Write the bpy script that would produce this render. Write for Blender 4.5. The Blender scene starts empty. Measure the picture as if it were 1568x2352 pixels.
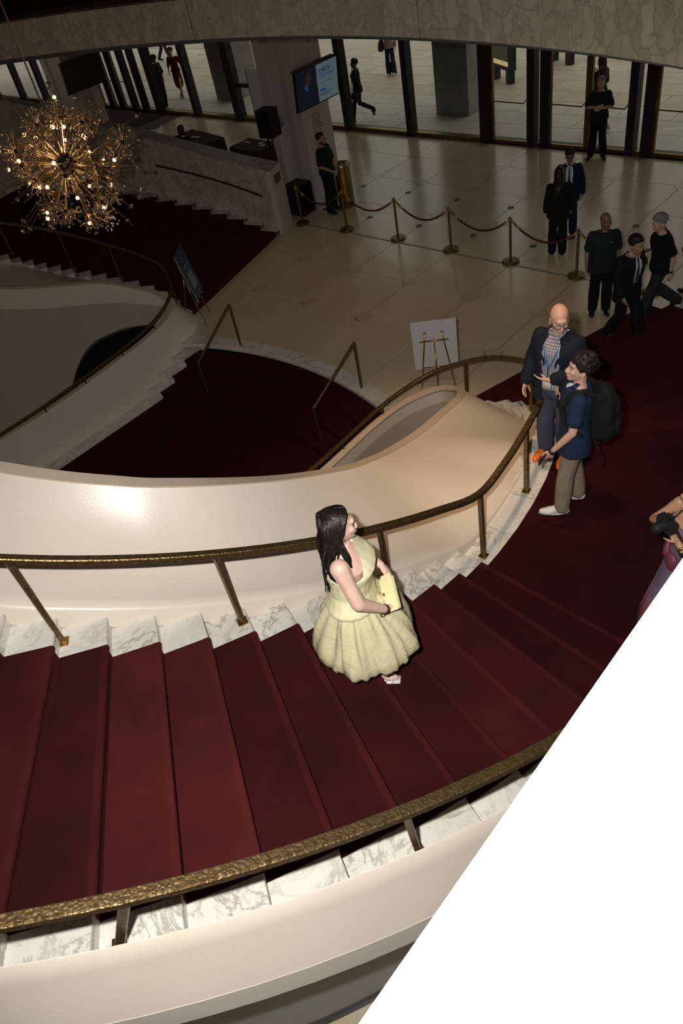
import bpy, bmesh, math, random
from mathutils import Vector, Matrix, noise
R = math.radians
sc = bpy.context.scene
COL = sc.collection
random.seed(7)

# ------------------------------------------------------------------ camera, world, lights, exposure
CAM = Vector((9.15, 0.0, 7.0))
def build_camera():
    f, th, ro, ph = 1701.0, R(42.46), R(13.13), R(50.3)
    right = Vector((1, 0, 0)); down = Vector((0, -math.sin(th), -math.cos(th))); fwd = Vector((0, math.cos(th), -math.sin(th)))
    ex = math.cos(ro) * right + math.sin(ro) * down
    ey = -math.sin(ro) * right + math.cos(ro) * down
    t = lambda v: Vector((v.x * math.cos(ph) - v.y * math.sin(ph), v.x * math.sin(ph) + v.y * math.cos(ph), v.z))
    ex, ey, fwd = t(ex), t(ey), t(fwd)
    cd = bpy.data.cameras.new('camera'); co = bpy.data.objects.new('camera', cd); COL.objects.link(co)
    cd.sensor_fit = 'VERTICAL'; cd.sensor_height = 36.0; cd.sensor_width = 24.0; cd.lens = f / 2352 * 36.0
    cd.clip_start = 0.02; cd.clip_end = 300
    m = Matrix((ex, -ey, -fwd)).transposed().to_4x4(); m.translation = CAM
    co.matrix_world = m
    sc.camera = co
    return ex, ey, fwd
EX, EY, FW = build_camera()

w = bpy.data.worlds.new('overcast_sky'); sc.world = w; w.use_nodes = True
w.node_tree.nodes['Background'].inputs[0].default_value = (1.0, 0.93, 0.82, 1)
w.node_tree.nodes['Background'].inputs[1].default_value = 1.05

def lamp(name, kind, loc, energy, color, aim=None, **kw):
    d = bpy.data.lights.new(name, kind); d.energy = energy; d.color = color
    for k, v in kw.items(): setattr(d, k, v)
    o = bpy.data.objects.new(name, d); COL.objects.link(o); o.location = loc
    if aim is not None:
        o.rotation_euler = (Vector(aim) - Vector(loc)).to_track_quat('-Z', 'Y').to_euler()
    return o
# the photographer's flash: on the camera, a little to its left and above
FLASH = CAM - EX * 0.22 - EY * 0.16 + FW * 0.02
lamp('camera_flash', 'SPOT', FLASH, 1230.0, (1.0, 0.985, 0.955), aim=FLASH + FW * 5 + EY * 0.85 + EX * 0.9, spot_size=R(108), spot_blend=0.75, shadow_soft_size=0.035)
# warm recessed downlights in the soffit over the lobby
for lx, ly in ((-1.9, 10.6), (1.9, 10.6)):
    lamp('soffit_downlight', 'SPOT', (lx, ly, 4.66), 34.0, (1.0, 0.56, 0.26), aim=(lx, ly - 0.5, 0), spot_size=R(88), spot_blend=1.0, shadow_soft_size=0.08)
# a warm ceiling spotlight high above the void, out of the picture
lamp('ceiling_spotlight', 'SPOT', (6.2, 4.8, 12.5), 2350.0, (1.0, 0.66, 0.38), aim=(4.6, 5.2, 1.5), spot_size=R(34), spot_blend=1.0, shadow_soft_size=0.25)

sc.view_settings.view_transform = 'Standard'; sc.view_settings.look = 'None'
sc.view_settings.exposure = 0.0; sc.view_settings.gamma = 1.0
try: sc.view_settings.use_curve_mapping = False
except Exception: pass
sc.cycles.max_bounces = 6; sc.cycles.diffuse_bounces = 3; sc.cycles.glossy_bounces = 3
sc.cycles.transparent_max_bounces = 12; sc.cycles.transmission_bounces = 4
sc.cycles.sample_clamp_indirect = 3.0; sc.cycles.use_denoising = True

# ------------------------------------------------------------------ materials
MATS = {}
class N:
    def __init__(s, name):
        s.m = bpy.data.materials.new(name); s.m.use_nodes = True; s.t = s.m.node_tree
        s.b = s.t.nodes['Principled BSDF']; s.out = s.t.nodes['Material Output']; MATS[name] = s.m
    def n(s, kind, **kw):
        x = s.t.nodes.new(kind)
        for k, v in kw.items():
            if k.startswith('i_'):
                x.inputs[k[2:].replace('_', ' ')].default_value = v
            else: setattr(x, k, v)
        return x
    def l(s, a, b): s.t.links.new(a, b)
    def set(s, **kw):
        for k, v in kw.items():
            s.b.inputs[k.replace('_', ' ')].default_value = v
        return s
    def ramp(s, fac, stops):
        r = s.n('ShaderNodeValToRGB'); e = r.color_ramp.elements
        while len(e) < len(stops): e.new(0.5)
        for q, (p, c) in zip(e, stops): q.position = p; q.color = (*c, 1)
        s.l(fac, r.inputs[0]); return r.outputs[0]
    def coord(s, kind='Object', scale=1.0, rnd=False):
        c = s.n('ShaderNodeTexCoord'); o = c.outputs[kind]
        if rnd:
            i = s.n('ShaderNodeObjectInfo'); v = s.n('ShaderNodeVectorMath', operation='SCALE'); v.inputs[0].default_value = (13.7, 7.3, 3.1)
            s.l(i.outputs['Random'], v.inputs['Scale']); a = s.n('ShaderNodeVectorMath', operation='ADD'); s.l(o, a.inputs[0]); s.l(v.outputs[0], a.inputs[1]); o = a.outputs[0]
        if scale != 1.0:
            v = s.n('ShaderNodeVectorMath', operation='SCALE'); v.inputs['Scale'].default_value = scale; s.l(o, v.inputs[0]); o = v.outputs[0]
        return o
    def noise(s, vec, scale, detail=4, rough=0.55, dist=0.0):
        x = s.n('ShaderNodeTexNoise'); x.inputs['Scale'].default_value = scale; x.inputs['Detail'].default_value = detail
        x.inputs['Roughness'].default_value = rough; x.inputs['Distortion'].default_value = dist
        if vec is not None: s.l(vec, x.inputs['Vector'])
        return x
    def bump(s, h, strength=0.3, dist=0.01):
        b = s.n('ShaderNodeBump'); b.inputs['Strength'].default_value = strength; b.inputs['Distance'].default_value = dist
        s.l(h, b.inputs['Height']); s.l(b.outputs[0], s.b.inputs['Normal'])

def plain(name, col, rough=0.5, metal=0.0, spec=None, **kw):
    x = N(name); x.set(Base_Color=(*col, 1), Roughness=rough, Metallic=metal)
    if spec is not None: x.b.inputs['Specular IOR Level'].default_value = spec
    for k, v in kw.items(): x.b.inputs[k.replace('_', ' ')].default_value = v
    return x
def mixc(x, fac, a, b, mode='MIX'):
    m = x.n('ShaderNodeMix', data_type='RGBA', blend_type=mode)
    for sock, v in ((m.inputs[0], fac), (m.inputs[6], a), (m.inputs[7], b)):
        if hasattr(v, 'links'): x.l(v, sock)
        elif isinstance(v, (int, float)): sock.default_value = v
        else: sock.default_value = (*v, 1)
    return m.outputs[2]

def make_materials():
    # deep red wool carpet; the pile lies differently on every tread (object colour)
    x = N('carpet'); o = x.coord('Object')
    n1 = x.noise(o, 2.2, 3); n2 = x.noise(o, 260, 2)
    c = x.ramp(n1.outputs[0], [(0.3, (0.034, 0.0055, 0.0060)), (0.7, (0.056, 0.0080, 0.0090))])
    oi = x.n('ShaderNodeObjectInfo'); c = mixc(x, 1.0, c, oi.outputs['Color'], 'MULTIPLY')
    f = x.n('ShaderNodeMath', operation='MULTIPLY_ADD'); f.inputs[1].default_value = 0.7; f.inputs[2].default_value = 0.65; x.l(n2.outputs[0], f.inputs[0])
    c2 = x.n('ShaderNodeVectorMath', operation='SCALE'); x.l(c, c2.inputs[0]); x.l(f.outputs[0], c2.inputs['Scale'])
    x.l(c2.outputs[0], x.b.inputs['Base Color']); x.set(Roughness=1.0)
    x.b.inputs['Specular IOR Level'].default_value = 0.1
    x.b.inputs['Sheen Weight'].default_value = 0.08; x.b.inputs['Sheen Tint'].default_value = (0.6, 0.10, 0.10, 1)
    x.bump(n2.outputs[0], 0.35, 0.004)
    # white marble with grey-brown veins
    x = N('marble'); o = x.coord('Object', rnd=True)
    n1 = x.noise(o, 2.4, 6, 0.62, 1.6); n2 = x.noise(o, 7.0, 5, 0.6, 1.0); n3 = x.noise(o, 0.9, 3)
    v = x.ramp(n1.outputs[0], [(0.465, (0, 0, 0)), (0.5, (1, 1, 1)), (0.535, (0, 0, 0))])
    v2 = x.ramp(n2.outputs[0], [(0.48, (0, 0, 0)), (0.5, (0.6, 0.6, 0.6)), (0.52, (0, 0, 0))])
    base = x.ramp(n3.outputs[0], [(0.35, (0.72, 0.69, 0.63)), (0.65, (0.60, 0.56, 0.50))])
    vm = x.noise(o, 1.3, 2); msk = x.ramp(vm.outputs[0], [(0.36, (0.15, 0.15, 0.15)), (0.56, (1, 1, 1))]); v = mixc(x, 1.0, v, msk, 'MULTIPLY'); v2 = mixc(x, 1.0, v2, msk, 'MULTIPLY')
    c = mixc(x, v, base, (0.36, 0.32, 0.26)); c = mixc(x, v2, c, (0.45, 0.41, 0.34))
    x.l(c, x.b.inputs['Base Color']); x.set(Roughness=0.32)
    # glossy cream wall paint
    x = N('cream_paint'); o = x.coord('Object'); n1 = x.noise(o, 55, 3); n2 = x.noise(o, 1.5, 4)
    x.l(x.ramp(n2.outputs[0], [(0.3, (0.69, 0.60, 0.50)), (0.7, (0.73, 0.64, 0.54))]), x.b.inputs['Base Color']); x.set(Roughness=0.34)
    x.bump(n1.outputs[0], 0.10, 0.006)
    x = N('grey_paint'); o = x.coord('Object'); n1 = x.noise(o, 8, 4)
    x.l(x.ramp(n1.outputs[0], [(0.3, (0.33, 0.35, 0.34)), (0.7, (0.38, 0.40, 0.385))]), x.b.inputs['Base Color']); x.set(Roughness=0.6)
    plain('void_shade', (0.47, 0.405, 0.315), 0.6)  # lower void walls: dim light inside the voids put into a darker colour
    x = N('rim_plaster'); o = x.coord('Object'); n1 = x.noise(o, 30, 4)
    x.l(x.ramp(n1.outputs[0], [(0.3, (0.55, 0.44, 0.33)), (0.7, (0.62, 0.50, 0.38))]), x.b.inputs['Base Color']); x.set(Roughness=0.55)
    # chipped plaster lip with small dark pits
    x = N('pitted_plaster'); o = x.coord('Object'); vo = x.n('ShaderNodeTexVoronoi'); vo.inputs['Scale'].default_value = 60; x.l(o, vo.inputs['Vector']); n1 = x.noise(o, 9, 4)
    p = x.ramp(vo.outputs[0], [(0.10, (1, 1, 1)), (0.2, (0, 0, 0))]); g = x.ramp(n1.outputs[0], [(0.5, (0, 0, 0)), (0.62, (1, 1, 1))])
    mm = mixc(x, 1.0, p, g, 'MULTIPLY')
    x.l(mixc(x, mm, (0.66, 0.60, 0.52), (0.28, 0.22, 0.17)), x.b.inputs['Base Color']); x.set(Roughness=0.7)
    # hammered bronze
    for nm, c0, c1 in (('hammered_bronze', (0.13, 0.082, 0.034), (0.27, 0.175, 0.08)), ('dark_bronze', (0.055, 0.038, 0.022), (0.10, 0.07, 0.038))):
        x = N(nm); o = x.coord('Object'); vo = x.n('ShaderNodeTexVoronoi', feature='SMOOTH_F1'); vo.inputs['Scale'].default_value = 75; x.l(o, vo.inputs['Vector']); n1 = x.noise(o, 40, 3)
        x.l(x.ramp(n1.outputs[0], [(0.3, c0), (0.7, c1)]), x.b.inputs['Base Color']); x.set(Roughness=0.42, Metallic=0.85)
        x.bump(vo.outputs[0], 0.5, 0.007)
    plain('brass', (0.50, 0.31, 0.10), 0.3, 1.0); plain('dull_brass', (0.20, 0.13, 0.055), 0.42, 0.85)
    plain('gold_can', (0.36, 0.24, 0.09), 0.3, 0.9)
    # polished cream lobby stone
    x = N('lobby_stone'); o = x.coord('Object', rnd=True); n1 = x.noise(o, 0.7, 5, 0.6, 0.4); n2 = x.noise(o, 14, 4)
    c = x.ramp(n1.outputs[0], [(0.3, (0.51, 0.415, 0.285)), (0.7, (0.61, 0.505, 0.36))]); c = mixc(x, 0.12, c, n2.outputs[1], 'OVERLAY')
    x.l(c, x.b.inputs['Base Color']); x.set(Roughness=0.22)
    plain('inlay_stone', (0.49, 0.395, 0.27), 0.25)
    plain('grout', (0.09, 0.068, 0.045), 0.8); plain('floor_strip', (0.22, 0.205, 0.185), 0.5); plain('dark_disc', (0.06, 0.05, 0.035), 0.5, 0.4)
    # breccia marble cladding: large pale clasts in brown-grey matrix
    x = N('breccia'); o = x.coord('Object'); nz = x.noise(o, 2.5, 4, 0.6)
    a = x.n('ShaderNodeVectorMath', operation='MULTIPLY_ADD'); a.inputs[1].default_value = (0.35, 0.35, 0.35); x.l(nz.outputs[1], a.inputs[0]); x.l(o, a.inputs[2])
    st = x.n('ShaderNodeVectorMath', operation='MULTIPLY'); st.inputs[1].default_value = (1, 1, 0.55); x.l(a.outputs[0], st.inputs[0])
    vo = x.n('ShaderNodeTexVoronoi', feature='DISTANCE_TO_EDGE'); vo.inputs['Scale'].default_value = 6.5; x.l(st.outputs[0], vo.inputs['Vector'])
    vc = x.n('ShaderNodeTexVoronoi'); vc.inputs['Scale'].default_value = 6.5; x.l(st.outputs[0], vc.inputs['Vector'])
    bw = x.n('ShaderNodeRGBToBW'); x.l(vc.outputs['Color'], bw.inputs[0])
    clast = x.ramp(bw.outputs[0], [(0.2, (0.44, 0.385, 0.305)), (0.5, (0.58, 0.515, 0.42)), (0.8, (0.70, 0.63, 0.53))])
    e = x.ramp(vo.outputs[0], [(0.0, (0.55, 0.55, 0.55)), (0.04, (0.22, 0.22, 0.22)), (0.10, (0, 0, 0))])
    n3 = x.noise(o, 5, 5); clast = mixc(x, 0.5, clast, x.ramp(n3.outputs[0], [(0.3, (0.40, 0.345, 0.27)), (0.7, (0.62, 0.55, 0.45))]))
    x.l(mixc(x, e, clast, (0.27, 0.215, 0.16)), x.b.inputs['Base Color']); x.set(Roughness=0.42)
    plain('soffit_grey', (0.12, 0.12, 0.12), 0.8); plain('wall_beige', (0.35, 0.30, 0.24), 0.8)
    plain('dark_red_wall', (0.05, 0.018, 0.015), 0.8)
    plain('column_white', (0.53, 0.49, 0.42), 0.55)
    plain('black', (0.012, 0.012, 0.013), 0.5); plain('black_gloss', (0.006, 0.006, 0.007), 0.15); plain('dark_metal', (0.02, 0.02, 0.022), 0.4, 0.6)
    plain('dark_cloth', (0.035, 0.008, 0.010), 0.9)
    plain('paper_white', (0.72, 0.72, 0.70), 0.6); plain('board_white', (0.66, 0.66, 0.67), 0.5); plain('board_blue', (0.018, 0.05, 0.11), 0.45)
    plain('print_grey', (0.24, 0.26, 0.30), 0.6); plain('black_print', (0.02, 0.02, 0.025), 0.6)
    plain('velvet_rope', (0.075, 0.012, 0.012), 0.85)
    # glazing: clear, with a mirror-like sheen at grazing angles
    x = N('door_glass'); t = x.t; tr = x.n('ShaderNodeBsdfTransparent'); tr.inputs[0].default_value = (0.80, 0.84, 0.83, 1)
    gl = x.n('ShaderNodeBsdfGlossy'); gl.inputs['Roughness'].default_value = 0.03; lw = x.n('ShaderNodeLayerWeight'); lw.inputs[0].default_value = 0.5; pw = x.n('ShaderNodeMath', operation='POWER'); pw.inputs[1].default_value = 4.0; x.l(lw.outputs['Facing'], pw.inputs[0]); fr = x.n('ShaderNodeMath', operation='MULTIPLY_ADD'); fr.inputs[1].default_value = 0.5; fr.inputs[2].default_value = 0.03; x.l(pw.outputs[0], fr.inputs[0])
    mx = x.n('ShaderNodeMixShader'); x.l(fr.outputs[0], mx.inputs[0]); x.l(tr.outputs[0], mx.inputs[1]); x.l(gl.outputs[0], mx.inputs[2]); x.l(mx.outputs[0], x.out.inputs[0])
    # plaza paving
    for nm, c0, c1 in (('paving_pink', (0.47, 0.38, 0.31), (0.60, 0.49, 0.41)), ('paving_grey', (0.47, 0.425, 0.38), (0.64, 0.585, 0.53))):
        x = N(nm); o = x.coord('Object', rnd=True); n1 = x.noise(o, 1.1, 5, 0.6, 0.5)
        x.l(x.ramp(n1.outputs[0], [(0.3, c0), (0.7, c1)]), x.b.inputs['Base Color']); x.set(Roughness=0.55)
    x = N('travertine'); o = x.coord('Object'); n1 = x.noise(o, 3, 5, 0.7); x.l(x.ramp(n1.outputs[0], [(0.3, (0.25, 0.24, 0.21)), (0.7, (0.36, 0.35, 0.31))]), x.b.inputs['Base Color']); x.set(Roughness=0.7)
    # chandelier
    x = N('crystal'); tr = x.n('ShaderNodeBsdfTransparent'); gl = x.n('ShaderNodeBsdfGlossy'); gl.inputs['Roughness'].default_value = 0.06; gl.inputs['Color'].default_value = (0.95, 0.9, 0.86, 1)
    df = x.n('ShaderNodeBsdfTranslucent'); df.inputs[0].default_value = (0.55, 0.48, 0.42, 1)
    m1 = x.n('ShaderNodeMixShader'); m1.inputs[0].default_value = 0.45; x.l(gl.outputs[0], m1.inputs[1]); x.l(df.outputs[0], m1.inputs[2])
    m2 = x.n('ShaderNodeMixShader'); m2.inputs[0].default_value = 0.88; x.l(tr.outputs[0], m2.inputs[1]); x.l(m1.outputs[0], m2.inputs[2]); x.l(m2.outputs[0], x.out.inputs[0])
    x = plain('bulb_glow', (1, 0.7, 0.35)); x.b.inputs['Emission Color'].default_value = (1.0, 0.50, 0.16, 1); x.b.inputs['Emission Strength'].default_value = 9.0
    plain('chrome_rod', (0.75, 0.62, 0.45), 0.18, 1.0)
    x = plain('screen_light', (0.05, 0.07, 0.08), 0.4); x.b.inputs['Emission Color'].default_value = (0.42, 0.62, 0.68, 1); x.b.inputs['Emission Strength'].default_value = 0.13
    x = plain('screen_dark', (0.004, 0.006, 0.012), 0.3); x.b.inputs['Emission Color'].default_value = (0.05, 0.10, 0.2, 1); x.b.inputs['Emission Strength'].default_value = 0.03
    x = plain('screen_blue', (0.01, 0.03, 0.12), 0.4); x.b.inputs['Emission Color'].default_value = (0.01, 0.08, 0.38, 1); x.b.inputs['Emission Strength'].default_value = 0.35
    x = plain('screen_band', (0.01, 0.05, 0.15), 0.4); x.b.inputs['Emission Color'].default_value = (0.02, 0.17, 0.55, 1); x.b.inputs['Emission Strength'].default_value = 0.22
    x = plain('screen_skin', (0.05, 0.028, 0.022), 0.4); x.b.inputs['Emission Color'].default_value = (0.30, 0.14, 0.10, 1); x.b.inputs['Emission Strength'].default_value = 0.04
    plain('kiosk_poster', (0.22, 0.2, 0.17), 0.4)
    x = plain('kiosk_light', (0.4, 0.3, 0.15), 0.4); x.b.inputs['Emission Color'].default_value = (1.0, 0.72, 0.35, 1); x.b.inputs['Emission Strength'].default_value = 0.55
make_materials()

# ------------------------------------------------------------------ geometry helpers
BASE = {}
def tag(o, label=None, cat=None, group=None, kind=None):
    if label: o['label'] = label
    if cat: o['category'] = cat
    if group: o['group'] = group
    if kind: o['kind'] = kind
    return o
def thing(name, loc=(0, 0, 0), label=None, cat=None, group=None, kind=None):
    o = bpy.data.objects.new(name, None); o.empty_display_size = 0.1; COL.objects.link(o); o.location = loc; BASE[o] = Vector(loc)
    return tag(o, label, cat, group, kind)
def mk(name, vf, mat, parent=None, smooth=False, label=None, base=None):
    """one mesh object from world-space (verts, faces); the origin goes to the parent's base (or `base`)"""
    v, f = vf
    b = BASE[parent] if parent is not None else Vector(base or (0, 0, 0))
    me = bpy.data.meshes.new(name); me.from_pydata([tuple(Vector(p) - b) for p in v], [], f); me.validate()
    bm = bmesh.new(); bm.from_mesh(me); bmesh.ops.recalc_face_normals(bm, faces=bm.faces); bm.to_mesh(me); bm.free()
    o = bpy.data.objects.new(name, me); COL.objects.link(o); me.materials.append(MATS[mat] if isinstance(mat, str) else mat)
    if parent is not None: o.parent = parent; BASE[o] = b
    else: o.location = b; BASE[o] = b
    if smooth: shade(o, smooth)
    if label: o['label'] = label
    return o
def shade(o, ang=True):
    me = o.data
    me.polygons.foreach_set('use_smooth', [True] * len(me.polygons))
    if ang is not True:
        try: me.set_sharp_from_angle(angle=R(ang))
        except Exception: pass
def join(*vfs):
    V, F = [], []
    for v, f in vfs:
        k = len(V); V += list(v); F += [tuple(i + k for i in q) for q in f]
    return V, F
def xf(vf, m):
    return [m @ Vector(p) for p in vf[0]], vf[1]
def box(c, s, rz=0.0):
    m = Matrix.Rotation(rz, 3, 'Z'); c = Vector(c)
    v = [c + m @ Vector((sx * s[0] / 2, sy * s[1] / 2, sz * s[2] / 2)) for sz in (-1, 1) for sx, sy in ((-1, -1), (1, -1), (1, 1), (-1, 1))]
    return v, [(0, 3, 2, 1), (4, 5, 6, 7), (0, 1, 5, 4), (1, 2, 6, 5), (2, 3, 7, 6), (3, 0, 4, 7)]
def bbox(x0, x1, y0, y1, z0, z1): return box(((x0 + x1) / 2, (y0 + y1) / 2, (z0 + z1) / 2), (x1 - x0, y1 - y0, z1 - z0))
def prism(poly, z0, z1):
    n = len(poly); v = [(p[0], p[1], z0) for p in poly] + [(p[0], p[1], z1) for p in poly]
    return v, [tuple(range(n - 1, -1, -1)), tuple(range(n, 2 * n))] + [(i, (i + 1) % n, n + (i + 1) % n, n + i) for i in range(n)]
def loft(rings, closed=True, cap=True):
    n = len(rings[0]); v = [Vector(p) for r in rings for p in r]; f = []
    for i in range(len(rings) - 1):
        for j in range(n if closed else n - 1):
            k = (j + 1) % n; f.append((i * n + j, i * n + k, (i + 1) * n + k, (i + 1) * n + j))
    if cap and closed: f += [tuple(range(n - 1, -1, -1)), tuple((len(rings) - 1) * n + j for j in range(n))]
    return v, f
def frame(d, up=Vector((0, 0, 1))):
    d = Vector(d).normalized()
    if abs(d.dot(up)) > 0.98: up = Vector((1, 0, 0))
    s = d.cross(up).normalized(); return s, s.cross(d).normalized()
def tube(path, rad, n=8, cap=True):
    path = [Vector(p) for p in path]; m = len(path); rs = rad if isinstance(rad, (list, tuple)) else [rad] * m; rings = []
    up = Vector((0, 0, 1))
    for i, p in enumerate(path):
        d = (path[min(i + 1, m - 1)] - path[max(i - 1, 0)])
        s, u = frame(d, up)
        rings.append([p + (s * math.cos(2 * math.pi * k / n) + u * math.sin(2 * math.pi * k / n)) * rs[i] for k in range(n)])
    return loft(rings, True, cap)
def bar(path, wd, ht, closed=False):
    """rectangular bar swept along a path, width across, height up"""
    path = [Vector(p) for p in path]; m = len(path); rings = []
    for i, p in enumerate(path):
        d = path[min(i + 1, m - 1)] - path[max(i - 1, 0)]
        s, u = frame(d)
        c = 0.22
        rings.append([p + s * (wd / 2) * a + u * (ht / 2) * b for a, b in ((-1, -1 + c), (-1 + c, -1), (1 - c, -1), (1, -1 + c), (1, 1 - c), (1 - c, 1), (-1 + c, 1), (-1, 1 - c))])
    return loft(rings)
def lathe(prof, n=20, c=(0, 0, 0)):
    c = Vector(c); rings = [[c + Vector((r * math.cos(2 * math.pi * k / n), r * math.sin(2 * math.pi * k / n), z)) for k in range(n)] for r, z in prof]
    return loft(rings)
def ball(c, r, n=8, m=6):
    c = Vector(c); r = Vector((r, r, r)) if isinstance(r, (int, float)) else Vector(r)
    v = [c + Vector((0, 0, r.z))]
    for i in range(1, m):
        t = math.pi * i / m
        v += [c + Vector((r.x * math.sin(t) * math.cos(2 * math.pi * k / n), r.y * math.sin(t) * math.sin(2 * math.pi * k / n), r.z * math.cos(t))) for k in range(n)]
    v.append(c - Vector((0, 0, r.z))); f = [(0, 1 + k, 1 + (k + 1) % n) for k in range(n)]
    for i in range(m - 2):
        a = 1 + i * n
        f += [(a + k, a + n + k, a + n + (k + 1) % n, a + (k + 1) % n) for k in range(n)]
    a = 1 + (m - 2) * n; f += [(a + k, len(v) - 1, a + (k + 1) % n) for k in range(n)]
    return v, f
def lerp_tab(t, tab):
    if t <= tab[0][0]: return tab[0][1]
    for (a, b), (c, d) in zip(tab[:-1], tab[1:]):
        if t <= c: return b + (d - b) * (t - a) / (c - a)
    return tab[-1][1]
def spline(P, n=6):
    """Catmull-Rom through the points"""
    P = [Vector(p) for p in P]; out = []
    for i in range(len(P) - 1):
        p0, p1, p2, p3 = P[max(i - 1, 0)], P[i], P[i + 1], P[min(i + 2, len(P) - 1)]
        for k in range(n):
            t = k / n
            out.append(0.5 * ((2 * p1) + (p2 - p0) * t + (2 * p0 - 5 * p1 + 4 * p2 - p3) * t * t + (3 * p1 - p0 - 3 * p2 + p3) * t ** 3))
    return out + [P[-1]]
# ------------------------------------------------------------------ the setting: floors, shell, fascia
C2 = Vector((1.12, 3.79)); ZL = 1.83
def pol(a, r, s=1): return Vector((s * (C2.x + r * math.cos(R(a))), C2.y + r * math.sin(R(a))))
RIN = [(20, 5.34), (30, 5.32), (38, 5.28), (42.5, 5.24), (46, 5.17), (49.5, 5.10), (52.8, 4.99), (55.9, 4.79), (59.5, 4.57), (63, 4.45)]
NL = 14; RS = ZL / NL
ANG = [59.6, 55.9, 52.6, 49.4, 45.9, 42.4, 39.1, 36.0, 33.0, 30.2, 27.6, 25.2, 23.0, 21.0]
def rin(a): return lerp_tab(a, RIN)
def zt(a):
    if a > 21.0: return lerp_tab(a, [(ANG[n - 1], RS * n) for n in range(NL, 0, -1)] + [(63.2, 0.0)])
    if a > -1.2: return ZL
    return ZL + 0.135 * (1 + (-1.2 - a) / 3.33)
def arc_y(x, cy, r): return cy + math.sqrt(max(r * r - x * x, 0))
WELL_IN = (0.54, 6.9); WELL_OUT = (-0.5, 8.2)

def build_floor():
    G = 1.467; Y0 = 9.235
    arc = [(x / 10, arc_y(x / 10, *WELL_OUT)) for x in range(-29, 30)]
    fl = mk('floor', prism(arc + [(14, 7.2), (14, 18.3), (-34, 18.3), (-34, 7.2)], -0.25, -0.012), 'grout'); tag(fl, kind='structure')
    g = 0.008; rc = 0.155
    def corner(cx, cy, a0, a1): return [(cx + rc * math.cos(R(a0 + (a1 - a0) * k / 5)), cy + rc * math.sin(R(a0 + (a1 - a0) * k / 5))) for k in range(6)]
    sq = []
    h = G / 2
    for cx, cy, a0, a1 in ((-h, -h, 90, 0), (h, -h, 180, 90), (h, h, 270, 180), (-h, h, 360, 270)):
        sq += [(min(max(px, -h + g), h - g), min(max(py, -h + g), h - g)) for px, py in corner(cx, cy, a0, a1)]
    proto = None; pdisc = None
    for j in range(-1, 6):
        for i in range(-11, 6):
            cx, cy = (i + 0.5) * G, Y0 + (j + 0.5) * G
            if cy < 12.0 and (cx < -5.2 or (cx > 5.4 and cy < 10.4)): continue
            if cx < -15.5: continue
            if j == -1:
                if abs(cx) > 3.8: continue
                pts = []
                x0, x1 = cx - h + g, cx + h - g
                for k in range(9):
                    xx = x0 + (x1 - x0) * k / 8; pts.append((xx, max(arc_y(xx, *WELL_OUT), 7.2 if abs(xx) < 2.9 else 7.3) + 0.004))
                top = Y0 - g
                pts += [(x1, top - rc), (x1 - 0.05, top - rc * 0.95), (x1 - rc * 0.75, top - rc * 0.7), (x1 - rc, top), (x0 + rc, top), (x0 + rc * 0.75, top - rc * 0.7), (x0 + 0.05, top - rc * 0.95), (x0, top - rc)]
                mk('floor_tile', prism(pts, -0.03, 0.0), 'lobby_stone', fl); continue
            if proto is None:
                proto = mk('floor_tile', prism([(px, py) for px, py in sq], -0.03, 0.0), 'lobby_stone', fl); proto.location = (cx, cy, 0)
            else:
                o = proto.copy(); COL.objects.link(o); o.parent = fl; o.location = (cx, cy, 0)
    for j in range(0, 6):
        for i in range(-10, 6):
            cx, cy = i * G, Y0 + j * G
            if cy < 12.0 and (cx < -4.6 or cx > 4.6): continue
            if cx < -15: continue
            if pdisc is None:
                pdisc = mk('floor_inlay', lathe([(0.0, -0.03), (rc - 0.012, -0.03), (rc - 0.008, 0.001), (0.0, 0.001)], 24), 'inlay_stone', fl); pdisc.location = (cx, cy, 0)
            else:
                o = pdisc.copy(); COL.objects.link(o); o.parent = fl; o.location = (cx, cy, 0)
    mk('floor_strip', bbox(-4.3, 5.5, 12.075, 12.125, -0.02, 0.003), 'floor_strip', fl)
    p = None
    for cy in (12.97, 14.47):
        for i in range(-3, 3):
            if p is None: p = mk('floor_outlet', lathe([(0.0, -0.01), (0.075, -0.01), (0.07, 0.006), (0.0, 0.006)], 16), 'dark_disc', fl); p.location = (i * G, cy, 0)
            else:
                o = p.copy(); COL.objects.link(o); o.parent = fl; o.location = (i * G, cy, 0)
    # marble border slabs round the top of the descending stairs
    n = 6
    for k in range(n):
        x0, x1 = -2.95 + 5.9 * k / n + 0.004, -2.95 + 5.9 * (k + 1) / n - 0.004
        xs = [x0 + (x1 - x0) * t / 6 for t in range(7)]
        poly = [(x, arc_y(x, *WELL_IN)) for x in xs] + [(x, arc_y(x, *WELL_OUT) - 0.006) for x in reversed(xs)]
        mk('border_slab', prism(poly, -0.07, 0.003), 'marble', fl)
    for s in (-1, 1):
        mk('border_slab', prism([(s * 2.96, 7.13), (s * 3.36, 7.72), (s * 3.30, 7.86), (s * 3.06, 7.80), (s * 2.72, 7.28)], -0.05, 0.004), 'marble', fl)
    tag(mk('floor_lower', bbox(-16, 14, -10, 19, -3.5, -3.3), 'grey_paint'), kind='structure')
    pts = [tuple(pol(a, 6.9)) for a in range(-60, 6, 5)]
    tag(mk('floor_side', prism(pts + [(14, 4.3), (14, -9), (4, -9)], -0.2, 0.0), 'lobby_stone'), kind='structure')

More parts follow.
